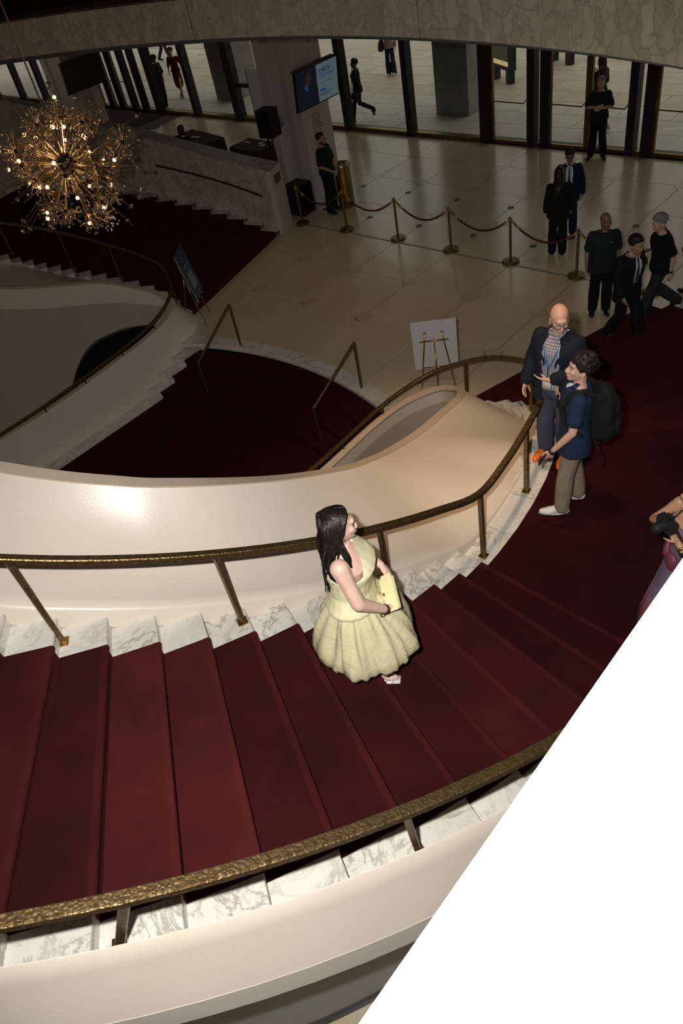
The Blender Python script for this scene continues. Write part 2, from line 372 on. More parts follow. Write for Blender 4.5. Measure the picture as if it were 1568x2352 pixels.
def build_shell():
    for nm, b, m in (('wall_back', (-34.4, 15.4, -12.4, -12.0, -3.5, 14), 'wall_beige'), ('wall_left', (-34.4, -34.0, -12, 18.4, -3.5, 14), 'wall_beige'), ('wall_right', (15.0, 15.4, -12, 18.5, -3.5, 14), 'wall_beige'),
                     ('ceiling', (-34.4, 15.4, -12.4, 18.6, 14.0, 14.3), 'wall_beige'), ('wall_front', (-34.4, 15.4, 18.0, 18.4, 4.72, 14), 'wall_beige'), ('wall_front_low', (-32.4, 15.4, 18.0, 18.4, -3.5, -0.26), 'wall_beige')):
        o = mk(nm, bbox(*b), m); tag(o, kind='structure')
    # balcony opposite: slab with a curved edge
    xs = [-20 + 35 * k / 60 for k in range(61)]
    ya = lambda x, off=0.0: 9.15 - (16.5 - math.sqrt(max(16.5 ** 2 - min(abs(x), 14) ** 2, 0))) + off
    tag(mk('ceiling_soffit', prism([(x, ya(x, 0.08)) for x in xs] + [(15, 18.0), (-20, 18.0)], 4.72, 5.0), 'soffit_grey'), kind='structure')
    fascia = thing('balcony_fascia', (0, 9, 4.72), 'curved beige breccia marble balcony front above the glass entrance doors', 'balcony front')
    joints = [-12.0, -6.9, -2.55, 2.1, 6.7, 9.5]
    for x0, x1 in zip(joints[:-1], joints[1:]):
        x0 += 0.012; x1 -= 0.012
        q = [x0 + (x1 - x0) * k / 14 for k in range(15)]
        mk('marble_panel', prism([(x, ya(x)) for x in q] + [(x, ya(x, 0.10)) for x in reversed(q)], 4.72, 5.27), 'breccia', fascia)
    q = [-12 + 21.5 * k / 50 for k in range(51)]
    mk('soffit_band', prism([(x, ya(x, 0.30)) for x in q] + [(x, ya(x, 0.36)) for x in reversed(q)], 4.60, 4.74), 'soffit_grey', fascia)
    mk('bottom_edge', prism([(x, ya(x, 0.006)) for x in q] + [(x, ya(x, 0.14)) for x in reversed(q)], 4.700, 4.722), 'soffit_grey', fascia)
    mk('top_ledge', prism([(x, ya(x, 0.0)) for x in q] + [(x, ya(x, 0.42)) for x in reversed(q)], 5.27, 5.29), 'breccia', fascia)
    bal = thing('bronze_balustrade', (0, 9.3, 5.29), 'dark bronze slatted balustrade on top of the breccia balcony front', 'balustrade')
    mk('bottom_rail', prism([(x, ya(x, 0.26)) for x in q] + [(x, ya(x, 0.34)) for x in reversed(q)], 5.29, 5.36), 'dark_bronze', bal)
    mk('back_panel', prism([(x, ya(x, 0.36)) for x in q] + [(x, ya(x, 0.38)) for x in reversed(q)], 5.29, 6.2), 'dark_red_wall', bal)
    mk('top_rail', prism([(x, ya(x, 0.24)) for x in q] + [(x, ya(x, 0.38)) for x in reversed(q)], 6.2, 6.28), 'dark_bronze', bal)
    sl = None
    for k in range(110):
        x = -9.0 + k * 0.10
        if sl is None: sl = mk('slat', box((0, 0, 0), (0.03, 0.05, 0.86)), 'dark_bronze', None); sl.parent = bal
        else:
            s2 = sl.copy(); COL.objects.link(s2); s2.parent = bal
            s2.location = Vector((x, ya(x, 0.31), 5.78)) - BASE[bal]; continue
        sl.location = Vector((x, ya(x, 0.31), 5.78)) - BASE[bal]
    # the balcony the photograph is taken from
    tag(mk('floor_balcony', bbox(9.0, 15, -12, 8.0, 5.05, 5.3), 'cream_paint'), kind='structure')
    par = thing('balcony_parapet', (9.2, 0, 5.3), 'white marble balcony parapet cutting across the lower corner', 'parapet')
    mk('cap', bbox(8.945, 9.42, -8, 8, 6.16, 6.20), 'marble', par)
    mk('panel', bbox(8.965, 9.40, -8, 8, 4.9, 6.16), 'marble', par)
build_floor(); build_shell()

# ------------------------------------------------------------------ staircases
def tread(A, Bk, zt_, zb, nose=0.022, fwd=None):
    """step solid: front line A, back line Bk (2D polylines inner to outer), rounded nosing"""
    rings = []
    for a, b in zip(A, Bk):
        a = Vector(a[:2]); b = Vector(b[:2])
        f = (a - b).normalized() if fwd is None else fwd
        P = [(a, zb), (a, zt_ - 0.05), (a + f * nose * 0.8, zt_ - 0.036), (a + f * nose, zt_ - 0.018), (a + f * nose * 0.7, zt_ - 0.004), (a + f * nose * 0.1, zt_), (b, zt_), (b, zb)]
        rings.append([(p.x, p.y, z) for p, z in P])
    return loft(rings)
def poly_seg(p, q, n): return [p + (q - p) * k / n for k in range(n + 1)]

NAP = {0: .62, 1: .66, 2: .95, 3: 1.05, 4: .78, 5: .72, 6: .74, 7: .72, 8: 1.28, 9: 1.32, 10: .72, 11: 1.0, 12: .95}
def build_stairs():
    lab = {1: 'curved red carpeted staircase under the woman in the yellow dress', -1: 'dark red carpeted staircase beside the sloping breccia marble wall'}
    stairs = {}
    for s in (1, -1):
        st = thing('staircase', (s * 4.0, 8.0, 0), lab[s], 'staircase', 'curved staircases'); stairs[s] = st
        def I(n): a = ANG[n - 1] if n <= NL else 19.0; return a, pol(a, rin(a), s), pol(a, rin(a) - 0.30, s)
        def O(n):
            a = 66.0 - 2.88 * (n - 1); return pol(a, 8.42 + 0.0375 * (66 - a), s)
        for n in range(1, NL + 1):
            a, i0, m0 = I(n); a1, i1, m1 = I(n + 1); z = RS * n
            if n < NL:
                c = mk('carpet_tread', tread(poly_seg(i0, O(n), 4), poly_seg(i1 + (i1 - i0).normalized() * 0.03, O(n + 1), 4), z, z - 0.20), 'carpet', st, smooth=35)
                c.color = (0.85 + 0.2 * random.random(),) * 3 + (1,)
            mk('marble_step_end', tread([m0, i0], [m1 + (m1 - m0) * 0.2, i1 + (i1 - i0) * 0.2], z - 0.004, z - 0.34, 0.018), 'marble', st, smooth=35)
            if s == 1: continue
            o0, o1 = O(n), O(n + 1); mid0, mid1 = o0 + (i0 - o0).normalized() * 0.2, o1 + (i1 - o1).normalized() * 0.2
            mk('marble_step_end', tread([mid0, o0 + (o0 - i0).normalized() * 0.1], [mid1 + (mid1 - mid0) * 0.2, o1 + (o1 - i1).normalized() * 0.1 + (o1 - o0) * 0.1], z + 0.012, z - 0.24, 0.03), 'marble', st, smooth=35)
        # half landing
        inner = [pol(a, 5.34, s) for a in (21.0, 18, 14, 10, 6, 2, -1.2)]
        outer = [pol(a, lerp_tab(a, [(-1.2, 7.03), (10, 7.7), (22, 9.0), (28.56, 9.82)]), s) for a in (-1.2, 4, 10, 16, 22, 28.56)]
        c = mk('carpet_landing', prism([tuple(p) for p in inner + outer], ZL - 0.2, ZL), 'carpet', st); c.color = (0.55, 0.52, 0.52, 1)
        for a0, a1 in ((21.0, 16.2), (16.2, 10.6), (10.6, 4.8), (4.8, -1.2)):
            q = [a0 + (a1 - a0) * k / 4 for k in range(5)]; e = 0.05
            q[0] -= e; q[-1] += e
            mk('marble_slab', prism([tuple(pol(a, 5.04, s)) for a in q] + [tuple(pol(a, 5.34, s)) for a in reversed(q)], ZL - 0.24, ZL - 0.003), 'marble', st)
        if s == 1:
            for k in range(0, 19):
                a, a1 = -1.2 - 3.33 * k, -1.2 - 3.33 * (k + 1); z = ZL + 0.135 * (k + 1)
                ab = a1 - 0.25
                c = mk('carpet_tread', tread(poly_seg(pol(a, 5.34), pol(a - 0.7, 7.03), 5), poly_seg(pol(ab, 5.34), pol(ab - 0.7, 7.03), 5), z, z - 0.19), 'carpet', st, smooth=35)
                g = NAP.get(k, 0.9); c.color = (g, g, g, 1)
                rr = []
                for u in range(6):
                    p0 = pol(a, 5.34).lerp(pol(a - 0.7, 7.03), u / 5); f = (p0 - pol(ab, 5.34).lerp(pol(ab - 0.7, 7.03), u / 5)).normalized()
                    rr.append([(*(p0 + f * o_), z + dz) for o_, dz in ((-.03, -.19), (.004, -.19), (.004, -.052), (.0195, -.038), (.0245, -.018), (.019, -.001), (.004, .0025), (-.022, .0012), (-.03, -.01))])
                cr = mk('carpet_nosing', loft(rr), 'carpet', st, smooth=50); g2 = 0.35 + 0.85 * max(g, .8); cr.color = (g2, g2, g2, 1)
                mk('marble_step_end', tread([pol(a, 5.04), pol(a, 5.34)], [pol(ab, 5.04), pol(ab, 5.34)], z - 0.004, z - 0.22, 0.014), 'marble', st, smooth=35)
                mk('marble_step_end', tread([pol(a - 0.7, 7.03), pol(a - 0.8, 7.30)], [pol(ab - 0.7, 7.03), pol(ab - 0.8, 7.30)], z - 0.004, z - 0.22, 0.014), 'marble', st, smooth=35)
            q = [pol(a, 5.04) for a in range(-64, -97, -4)] + [pol(a, 7.3) for a in range(-96, -63, 4)]
            mk('carpet_landing', prism([tuple(p) for p in q], 4.2, 4.4), 'carpet', st)
            # outer stringer: plaster band with a chipped lower lip, soffit below
            angs = [14 - 2.0 * k for k in range(40)]
            def ring(a, prof): return [(*pol(a, r), zt(a) + dz if a < -1.2 else zt(a) + 0.135 * max(0, 1 - (a + 1.2) / 3) + dz) for r, dz in prof]
            def widen(a): return max(0, a + 1.2) * 0.065
            band = [(7.294, 0.200), (7.300, 0.195), (7.335, 0.06), (7.39, -0.12), (7.45, -0.30), (7.30, -0.30), (7.288, -0.2)]
            mk('plaster_band', loft([ring(a, [(r + widen(a), dz) for r, dz in band]) for a in angs]), 'cream_paint', st, smooth=40)
            mk('chipped_lip', loft([ring(a, [(r + widen(a), dz) for r, dz in ((7.452, -0.30), (7.465, -0.50), (7.40, -0.515), (7.30, -0.3))]) for a in angs]), 'pitted_plaster', st, smooth=30)
            mk('soffit', loft([ring(a, [(r + widen(a), dz) for r, dz in ((7.42, -0.508), (7.2, -0.56), (6.9, -0.62), (6.9, -0.7), (7.38, -0.56))]) for a in angs]), 'grey_paint', st)
            mk('under_wall', loft([[(*pol(a, 6.96 + widen(a) * 0.5), 0), (*pol(a, 6.96 + widen(a) * 0.5), zt(a) - 0.5), (*pol(a, 6.86), zt(a) - 0.5), (*pol(a, 6.86), 0)] for a in angs]), 'grey_paint', st)
            mk('base_shadow', loft([[(*pol(a, 6.985), 0), (*pol(a, 6.985), 0.10), (*pol(a, 6.95), 0.10), (*pol(a, 6.95), 0)] for a in angs]), 'black', st)  # black strip standing for the shadow line where wall meets floor
    # stairs going down between the two bowls
    dn = thing('stairwell', (0, 6.5, 0), 'dark red carpeted steps sinking below the lobby floor between two bowls', 'staircase')
    xs = [-2.45 + 4.9 * k / 16 for k in range(17)]
    mk('marble_riser', loft([[(x, arc_y(x, *WELL_IN), -0.002), (x, arc_y(x, *WELL_IN) - 0.012, -0.012), (x, arc_y(x, *WELL_IN) - 0.012, -0.075), (x, arc_y(x, *WELL_IN) + 0.1, -0.075)] for x in [-2.8 + 5.6 * k / 16 for k in range(17)]]), 'marble', dn)
    for i in range(0, 4):
        z = -0.15 * (i + 1); zb = z - 0.2
        fr = lambda x, i=i: arc_y(x, WELL_IN[0], WELL_IN[1]) - 0.37 * (i + 1)
        bk = lambda x, i=i: arc_y(x, WELL_IN[0], WELL_IN[1]) - 0.37 * i + 0.03
        if i < 3:
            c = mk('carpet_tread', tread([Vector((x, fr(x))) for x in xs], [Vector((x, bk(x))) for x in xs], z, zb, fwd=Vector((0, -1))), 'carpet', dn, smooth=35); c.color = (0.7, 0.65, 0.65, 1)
            for s in (-1, 1):
                x0, x1 = s * 2.45, s * 2.84
                mk('marble_step_end', tread([Vector((x0, fr(x0))), Vector((x1, fr(x1)))], [Vector((x0, bk(x0) + 0.1)), Vector((x1, bk(x1) + 0.1))], z + 0.012, zb, fwd=Vector((0, -1))), 'marble', dn, smooth=35)
        else:
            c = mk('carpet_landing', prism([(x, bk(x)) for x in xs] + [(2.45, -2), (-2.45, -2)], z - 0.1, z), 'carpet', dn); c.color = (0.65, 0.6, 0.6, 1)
            for s in (-1, 1):
                ys = [6.1, 4.7, 3.3, 1.9, 0.5, -1]
                for y0, y1 in zip(ys[:-1], ys[1:]):
                    mk('marble_slab', bbox(min(s * 2.45, s * 2.86), max(s * 2.45, s * 2.86), y1 + 0.004, y0 - 0.004, z - 0.1, z + 0.012), 'marble', dn)
    return stairs, dn
STAIRS, WELL = build_stairs()

# ------------------------------------------------------------------ the cream bowls (parapets) round the two voids
RIMN = [(-66, (2.10, -.05, 4.95)), (-58, (2.85, .20, 4.62)), (-50, (3.60, 0.60, 4.31)), (-41.1, (4.233, 1.072, 4.030)), (-36.3, (4.505, 1.302, 3.900)), (-31.6, (4.747, 1.559, 3.765)), (-27.8, (4.925, 1.784, 3.650)), (-21.8, (5.146, 2.180, 3.460)),
        (-14.7, (5.250, 2.706, 3.155)), (-5.7, (5.210, 3.379, 2.735)), (2, (5.06, 3.91, 2.39)), (12, (4.78, 4.64, 1.93)), (21, (4.61, 5.27, 1.65)), (30, (4.43, 5.94, 1.42)),
        (39, (4.24, 6.55, 1.2)), (47, (3.96, 6.98, .95)), (54, (3.72, 7.23, .77))]
TIP = [((3.35, 7.72, .02), (3.50, 7.325, .67)), ((3.06, 7.56, 0), (3.30, 7.33, .62)), ((2.86, 7.28, 0), (3.10, 7.18, .575)), ((2.79, 6.9, -.05), (2.89, 6.8, .53)),
       ((2.78, 6.4, -.35), (2.79, 6.3, .48)), ((2.78, 5.9, -.6), (2.76, 5.87, .44)), ((2.78, 5.5, -.7), (2.76, 5.56, .42)), ((2.78, 4.95, -.7), (2.74, 4.95, .38)), ((2.78, 4, -.7), (2.69, 4, .35)), ((2.8, 3, -.7), (2.70, 3, .35)), ((2.8, 1.5, -.7), (2.72, 1.5, .35)), ((2.8, -.2, -.7), (2.75, -.2, .35))]
def build_bowls():
    for s in (1, -1):
        feet, rims, ex = [], [], []
        for a, rm in RIMN:
            if s == -1 and a < -25: continue
            p = pol(a, rin(a) - 0.26 if a > 20 else 5.08); feet.append(Vector((p.x, p.y, zt(a) - lerp_tab(a, [(8, 0.0), (16, 0.06), (24, 0.19), (50, 0.18), (58, 0.10)])))); rims.append(Vector(rm)); ex.append(lerp_tab(a, [(-15, 2.2), (0, 1.8), (15, 1.2), (30, 1.0)]))
        for f, rm in TIP: feet.append(Vector(f)); rims.append(Vector(rm)); ex.append(1.0 if f[1] < 7 else 1.2)
        feet, rims = spline(feet, 5), spline(rims, 5)
        exs = [ex[min(i // 5, len(ex) - 1)] + (ex[min(i // 5 + 1, len(ex) - 1)] - ex[min(i // 5, len(ex) - 1)]) * (i % 5) / 5 for i in range(len(feet))]
        m = len(rims); inn = []
        for i in range(m):
            d = rims[min(i + 1, m - 1)] - rims[max(i - 1, 0)]; d.z = 0; d.normalize()
            n2 = Vector((-d.y, d.x, 0)); wd = 0.115
            inn.append(rims[i] + n2 * wd + Vector((0, 0, -0.005)))
        S = lambda v: (s * v.x, v.y, v.z)
        b = thing('stair_bowl', (s * 3.6, 6.5, 0), {1: 'cream plaster bowl-shaped parapet curling round a void behind the woman in yellow', -1: 'cream plaster bowl-shaped parapet in front of the dark staircase under the chandelier'}[s], 'parapet', 'cream bowl parapets')
        rows = []
        for i in range(m):
            f, r_, e = feet[i], rims[i], exs[i]
            inward = (r_ - f); inward.z = 0
            il = inward.length; dirn = inward / il if il > 1e-4 else Vector((0, 0, 0))
            pts = [f - Vector((0, 0, 0.12)), f + Vector((0, 0, 0.05))]
            f2 = f + dirn * min(0.02, il * .3) + Vector((0, 0, min(0.075, max(0.01, (r_.z - f.z) * .3))))
            for k in range(0, 11):
                u = k / 10
                pts.append(Vector((f2.x + (r_.x - f2.x) * u, f2.y + (r_.y - f2.y) * u, f2.z + (r_.z - f2.z) * u ** e)))
            rows.append([S(p) for p in pts])
        v, f = loft(rows, closed=False, cap=False)
        mk('outer_wall', (v, f), 'cream_paint', b, smooth=60)
        mk('rim', loft([[S(rims[i]), S(rims[i] + Vector((0, 0, .014))), S(inn[i] + Vector((0, 0, .014))), S(inn[i] - Vector((0, 0, .02)))] for i in range(m)]), 'rim_plaster', b, smooth=30)
        def zbot(i, p):
            near = i < (len(RIMN) if s == 1 else len([1 for a, _ in RIMN if a >= -25])) * 5 - 3
            if near and 4.7 < p.y < 7.4:
                return 0.10 - 0.9 * max(0, (abs(p.y - 6.35) - 0.35)) ** 1.8
            return -2.2 if near else -1.6
        rows, low = [], []; nn = (len(RIMN) if s == 1 else len([1 for a, _ in RIMN if a >= -25])) * 5 - 8
        for i in range(m):
            p = inn[i]; z1 = zbot(i, p); n2 = (inn[i] - rims[i]); n2.z = 0; n2.normalize()
            u = max(0, min(1, (nn + 8 - i) / 16)); dep = 0.21 + 0.23 * u; rec = 0.19 * u
            q = p - n2 * rec; zz = p.z - dep
            rows.append([S(p), S(p - Vector((0, 0, dep * .5))), S(p - Vector((0, 0, dep))), S(Vector((q.x, q.y, zz)))])
            z1 = min(z1, zz - 0.05)
            low.append([S(Vector((q.x, q.y, zz + (z1 - zz) * k / 8))) for k in range(9)])
        mk('inner_band', loft(rows, closed=False, cap=False), 'cream_paint', b, smooth=40)
        mk('inner_wall', loft(low, closed=False, cap=False), 'void_shade', b, smooth=60)
        mk('arch_edge', loft([[S(Vector((inn[i].x + .17, inn[i].y + .05, zbot(i, inn[i]) + dz))) for dz in (-0.02, 0.02)] + [S(Vector((inn[i].x + .14, inn[i].y + .05, zbot(i, inn[i]) - 0.02)))] for i in range(m) if zbot(i, inn[i]) > -1.5 and inn[i].x > 3.3], cap=False), 'black', b)
build_bowls()
# lower concourse seen through the arch of each bowl
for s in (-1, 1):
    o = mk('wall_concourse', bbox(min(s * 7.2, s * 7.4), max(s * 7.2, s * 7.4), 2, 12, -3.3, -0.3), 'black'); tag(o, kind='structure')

# ------------------------------------------------------------------ bronze handrails
def rail_thing(label, base, path, posts, w=0.055, h=0.05, brackets=(), mat='hammered_bronze', group=None):
    t = thing('handrail', base, label, 'handrail', group)
    mk('rail', bar(path, w, h), mat, t, smooth=30)
    for a, b in posts:
        a = Vector(a); b = Vector(b)
        mk('post', bar([a, a.lerp(b, 0.5), b], 0.034, 0.046), mat, t)
        mk('base_plate', box(a + Vector((0, 0, 0.004)), (0.075, 0.075, 0.008), math.atan2(a.y - C2.y, abs(a.x) - C2.x)), 'brass', t)
    for p in brackets:
        p = Vector(p)
        mk('bracket', join(tube([p + Vector((0, 0, -0.13)), p + Vector((0, 0, -0.02))], 0.014, 6)), 'dark_bronze', t)
    return t
LOOP = [(6.36, 3.85, 2.62), (6.32, 4.35, 2.62), (6.23, 4.83, 2.62), (6.1, 5.32, 2.59), (5.92, 5.76, 2.46), (5.6, 6.35, 2.15), (5.22, 6.88, 1.80), (4.86, 7.20, 1.56), (4.4, 7.5, 1.31), (3.95, 7.64, 1.12), (3.57, 7.55, .99), (3.2, 7.3, .86), (2.97, 6.92, .75), (2.83, 6.4, .65), (2.78, 5.8, .57), (2.75, 5, .51), (2.70, 4, .47), (2.68, 3, .46), (2.7, 1.5, .46)]
def build_rails():
    def foot(a, R_=5.21):
        k = math.floor((-1.2 - a) / 3.33)
        z = ZL if a > -1.2 else ZL + 0.135 * (k + 1)
        p = pol(a, R_); return Vector((p.x, p.y, z))
    up = [(*pol(a, 5.23), zt(a) + 0.72) for a in range(-62, -3, 3)]
    path = spline(up, 2)[:-1] + spline([up[-1]] + LOOP, 5)
    posts = []
    for a in (-24.9, -37.6, -50.2, -11.5):
        f = foot(a); posts.append((f, (f.x, f.y, zt(a) + 0.70)))
    posts += [((6.36, 3.87, ZL), (6.36, 3.87, 2.60)), ((6.23, 4.83, ZL), (6.23, 4.83, 2.60)), ((5.94, 5.74, ZL), (5.94, 5.74, 2.45)), ((4.86, 7.22, .66), (4.86, 7.22, 1.55)), ((3.57, 7.55, .20), (3.57, 7.55, .98))]
    br = [(2.84, 6.45, .66), (2.78, 5.6, .55), (2.74, 4.7, .49), (2.70, 3.8, .46)]
    rail_thing('hammered bronze handrail running behind the woman in the yellow dress', (6.0, 3.8, ZL), path, posts, brackets=br, group='bronze handrails')
    # mirrored rail of the other bowl
    mir = lambda p: (-p[0], p[1], p[2])
    rail_thing('bronze handrail looping round the bowl below the chandelier', (-4, 7, 0), spline([mir((6.45, 3.0, 2.62))] + [mir(p) for p in LOOP], 5), [(mir(a), mir(b)) for a, b in posts[4:] + [((5.42, 6.58, 1.05), (5.42, 6.58, 1.98))]], brackets=[mir(p) for p in br], group='bronze handrails')
    # outer rail, posts set at a slant on the marble ends
    out = [(*pol(a, 7.345), zt(a) + 0.78) for a in range(-62, -1, 3)] + [(*pol(a, 7.345 + 0.01 * a), ZL + 0.84) for a in (2, 6)]
    op = []
    for (fx, fy, fz), a in (((7.05, -0.26, 3.20), -31.9), ((7.78, 1.12, 2.70), -22.4), ((6.1, -1.62, 3.70), -44.5), ((8.25, 2.65, 2.1), -9.5)):
        p = pol(a, 7.345); op.append(((fx, fy, fz), (p.x, p.y, zt(a) + 0.77)))
    rail_thing('hammered bronze handrail above the outer cream stringer at the bottom', (7.3, 0, 3.0), spline(out, 2), op, w=0.06, h=0.05, group='bronze handrails')
    for s in (-1, 1):
        pts = [(s * 1.54, 7.37, 0.0), (s * 1.54, 7.37, 0.87), (s * 1.47, 6.30, 0.24), (s * 1.47, 6.30, -0.45)]
        t = thing('stair_grab_rail', (s * 1.54, 7.37, 0), {-1: 'slim bronze inverted-V handrail at the stairwell edge beside the blue easel sign', 1: 'slim bronze inverted-V handrail at the stairwell edge beside the white easel board'}[s], 'handrail', 'handrails of the sunken stairs')
        for nm, a, b in (('post', 0, 1), ('rail', 1, 2), ('post', 2, 3)):
            mk(nm, tube([pts[a], pts[b]], 0.022, 8), 'hammered_bronze', t, smooth=30)
        mk('elbow', ball(pts[1], 0.023), 'hammered_bronze', t, smooth=True)
    # wall rail on the breccia wall
    wp = []
    for k in range(11):
        a = 64.2 - 1.7 * k; p = pol(a, 8.42 + 0.0375 * (66 - a) - 0.06, -1); wp.append((p.x, p.y, lerp_tab(a, [(47.2, 1.71), (64.2, 0.91)])))
    t = thing('wall_handrail', (-5.2, 11.2, .9), 'dark bronze handrail fixed along the sloping breccia wall', 'handrail')
    mk('rail', tube(wp, 0.024, 8), 'dark_bronze', t, smooth=30)
    for k in (0, 5, 10):
        p = Vector(wp[k]); c = Vector((-C2.x, C2.y, p.z)); d = (p - c).normalized(); mk('bracket', tube([p, p + d * 0.07 - Vector((0, 0, .05))], 0.015, 6), 'dark_bronze', t)
build_rails()

# ------------------------------------------------------------------ sloping breccia wall of the dark staircase
def build_breccia_wall():
    T = [(22, 4.1), (26, 3.82), (30, 3.53), (33, 3.29), (36, 3.05), (39, 2.82), (42, 2.60), (45, 2.41), (48, 2.22), (51, 2.04), (54, 1.88), (57, 1.73), (60, 1.61), (63, 1.51), (66.6, 1.42)]
    rows = []; caps = []
    for k in range(24):
        a = 65.9 - k * 2.0; ri = 8.42 + 0.0375 * max(0, 66 - a); z = lerp_tab(a, T)
        i, o = pol(a, ri, -1), pol(a, ri + 0.6, -1)
        rows.append([(*i, -0.01), (*i, z), (*o, z), (*o, -0.01)]); caps.append([(*pol(a, ri - 0.008, -1), z), (*pol(a, ri - 0.008, -1), z + 0.025), (*pol(a, ri + 0.61, -1), z + 0.025), (*pol(a, ri + 0.61, -1), z)])
    t = thing('stair_wall', (-4.6, 11.9, 0), 'sloping breccia marble side wall of the dark staircase with cream end', 'wall')
    mk('wall_body', loft(rows), 'breccia', t)
    mk('wall_cap', loft(caps), 'breccia', t)
    a = 66.9; ri = 8.42
    i, o, i2, o2 = pol(66.7, ri - 0.012, -1), pol(66.7, ri + 0.62, -1), pol(65.8, ri - 0.012, -1), pol(65.8, ri + 0.62, -1)
    mk('end_panel', prism([tuple(i), tuple(o), tuple(o2), tuple(i2)], 0, 1.45), 'column_white', t)
    d = Vector((i.x - i2.x, i.y - i2.y)).normalized(); e = (o - i).normalized()
    c = i + e * 0.30 + d * 0.004
    v = [(*(c + e * u), 1.2 + w_) for u, w_ in ((-0.16, -.1), (0.16, -.1), (0.16, .1), (-0.16, .1))]; v += [(x + d.x * 0.012, y + d.y * 0.012, z) for x, y, z in v]
    mk('plaque', (v, [(0, 1, 2, 3), (4, 5, 6, 7), (0, 1, 5, 4), (1, 2, 6, 5), (2, 3, 7, 6), (3, 0, 4, 7)]), 'dull_brass', t)
build_breccia_wall()
# ------------------------------------------------------------------ glazed entrance front, plaza outside
def build_front():
    Y = 18.0; H = 4.72
    # wide posts of the glazed front, each with the brass sill up to the next
    posts = [(-33.2, .2), (-30.6, .2), (-28.1, .2), (-26.0, .2), (-24.2, .2), (-21.6, .22), (-20.75, .14), (-20.05, .16), (-19.2, .16), (-18.5, .14), (-17.55, .30), (-15.32, .20), (-12.95, .34), (-10.42, .20), (-7.90, .22), (-5.48, .20), (-2.93, .30), (-1.55, .18), (-1.20, .18), (1.10, .16), (1.47, .22), (3.9, .2), (4.3, .2)]
    kinds = {}
    n = 0; dn = 0
    for (a, wa), (b, wb) in zip(posts[:-1], posts[1:]):
        x0, x1 = a + wa / 2, b - wb / 2
        door = (a, b) in ((-2.93, -1.55), (-1.20, 1.10), (1.47, 3.9), (-20.05, -19.2), (-20.75, -20.05), (-21.6, -20.75))
        narrow = x1 - x0 < 0.35
        if door: dn += 1; st = thing('door_%d' % dn, ((x0 + x1) / 2, Y, 0), kind='structure')
        else: n += 1; st = thing('window_%d' % n, ((x0 + x1) / 2, Y, 0), kind='structure')
        mk('post', bbox(a - wa / 2, a + wa / 2, Y - 0.13, Y + 0.13, 0, H), 'black', st)
        if not door:
            mk('sill', bbox(x0, x1, Y - 0.09, Y + 0.09, 0, 0.11), 'dull_brass', st)
            mk('pane', bbox(x0, x1, Y - 0.006, Y + 0.006, 0.11, H), 'door_glass', st)
            if (a, b) == (-12.95, -10.42): mk('rail', bbox(x0, x1, Y - 0.05, Y + 0.05, 1.03, 1.15), 'black', st)
        else:
            leaves = [(x0, x1)] if x1 - x0 < 1.6 else [(x0, (x0 + x1) / 2 - .004), ((x0 + x1) / 2 + .004, x1)]
            for q, (l0, l1) in enumerate(leaves):
                bz = 0.075
                mk('stile', bbox(l0, l0 + bz, Y - 0.04, Y + 0.04, 0.01, H), 'dull_brass', st)
                mk('stile', bbox(l1 - bz, l1, Y - 0.04, Y + 0.04, 0.01, H), 'dull_brass' if q == 0 else 'black', st)
                mk('kick_rail', bbox(l0 + bz, l1 - bz, Y - 0.04, Y + 0.04, 0.01, 0.10), 'dull_brass', st)
                mk('pane', bbox(l0 + bz, l1 - bz, Y - 0.006, Y + 0.006, 0.10, H), 'door_glass', st)
                pb = mk('push_bar', join(tube([(l0 + bz, Y - 0.10, 1.05), (l1 - bz - .05, Y - 0.10, 1.03)], 0.016, 6), tube([(l1 - bz - .05, Y - 0.10, 1.03), (l1 - bz, Y - 0.03, 1.10)], 0.014, 6)), 'dull_brass', st)
                mk('lock_plate', bbox(l0 + .02, l0 + .055, Y - 0.06, Y - 0.04, 1.0, 1.25), 'brass', st)
            mk('threshold', bbox(x0, x1, Y - 0.12, Y + 0.12, 0, 0.012), 'black', st)
    # red alarm handle on one post
    t = thing('alarm_pull', (-7.96, 17.85, 1.25), 'small red alarm pull on the dark door post beside the screen', 'alarm'); mk('red_box', box((-7.99, 17.845, 1.28), (.12, .05, .17)), P('alarm_red', (.16, .02, .015), .5), t); mk('glass_front', box((-7.99, 17.815, 1.28), (.06, .008, .08)), 'paper_white', t)
    # plaza
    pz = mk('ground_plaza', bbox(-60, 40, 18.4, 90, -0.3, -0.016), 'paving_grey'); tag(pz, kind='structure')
    k = 0; proto = {}
    L, W = 1.5, 0.95
    for r_ in range(8):
        y0 = 18.42 + r_ * W
        for c in range(21):
            x0 = -26 + c * L + (0.75 if r_ % 2 else 0)
            if y0 > 22.5 and (x0 > 0 or x0 < -24): continue
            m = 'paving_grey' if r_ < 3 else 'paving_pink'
            if m not in proto:
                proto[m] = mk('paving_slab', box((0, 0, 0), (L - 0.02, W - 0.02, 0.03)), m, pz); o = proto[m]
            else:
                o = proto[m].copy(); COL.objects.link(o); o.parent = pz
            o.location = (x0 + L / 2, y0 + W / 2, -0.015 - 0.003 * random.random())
    mk('far_paving', bbox(-60, 30, 26.03, 90, -0.03, -0.002), 'paving_pink', pz)
    for i, x in enumerate((-5.27, -15.6)):
        t = thing('plaza_pillar', (x, 20.3, 0), ['square grey stone pillar outside between the doors and the screen', 'square grey stone pillar outside beyond the seated woman'][i], 'pillar', 'stone pillars of the plaza arcade')
        for z0, z1 in ((0, .9), (.9, 1.8), (1.8, 2.7), (2.7, 4.2), (4.2, 7)):
            mk('stone_block', bbox(x - .59, x + .59, 19.7, 20.9, z0 + .004, z1 - .004), 'travertine', t)
        mk('stone_core', bbox(x - .57, x + .57, 19.72, 20.88, 0, 7), 'grout', t)
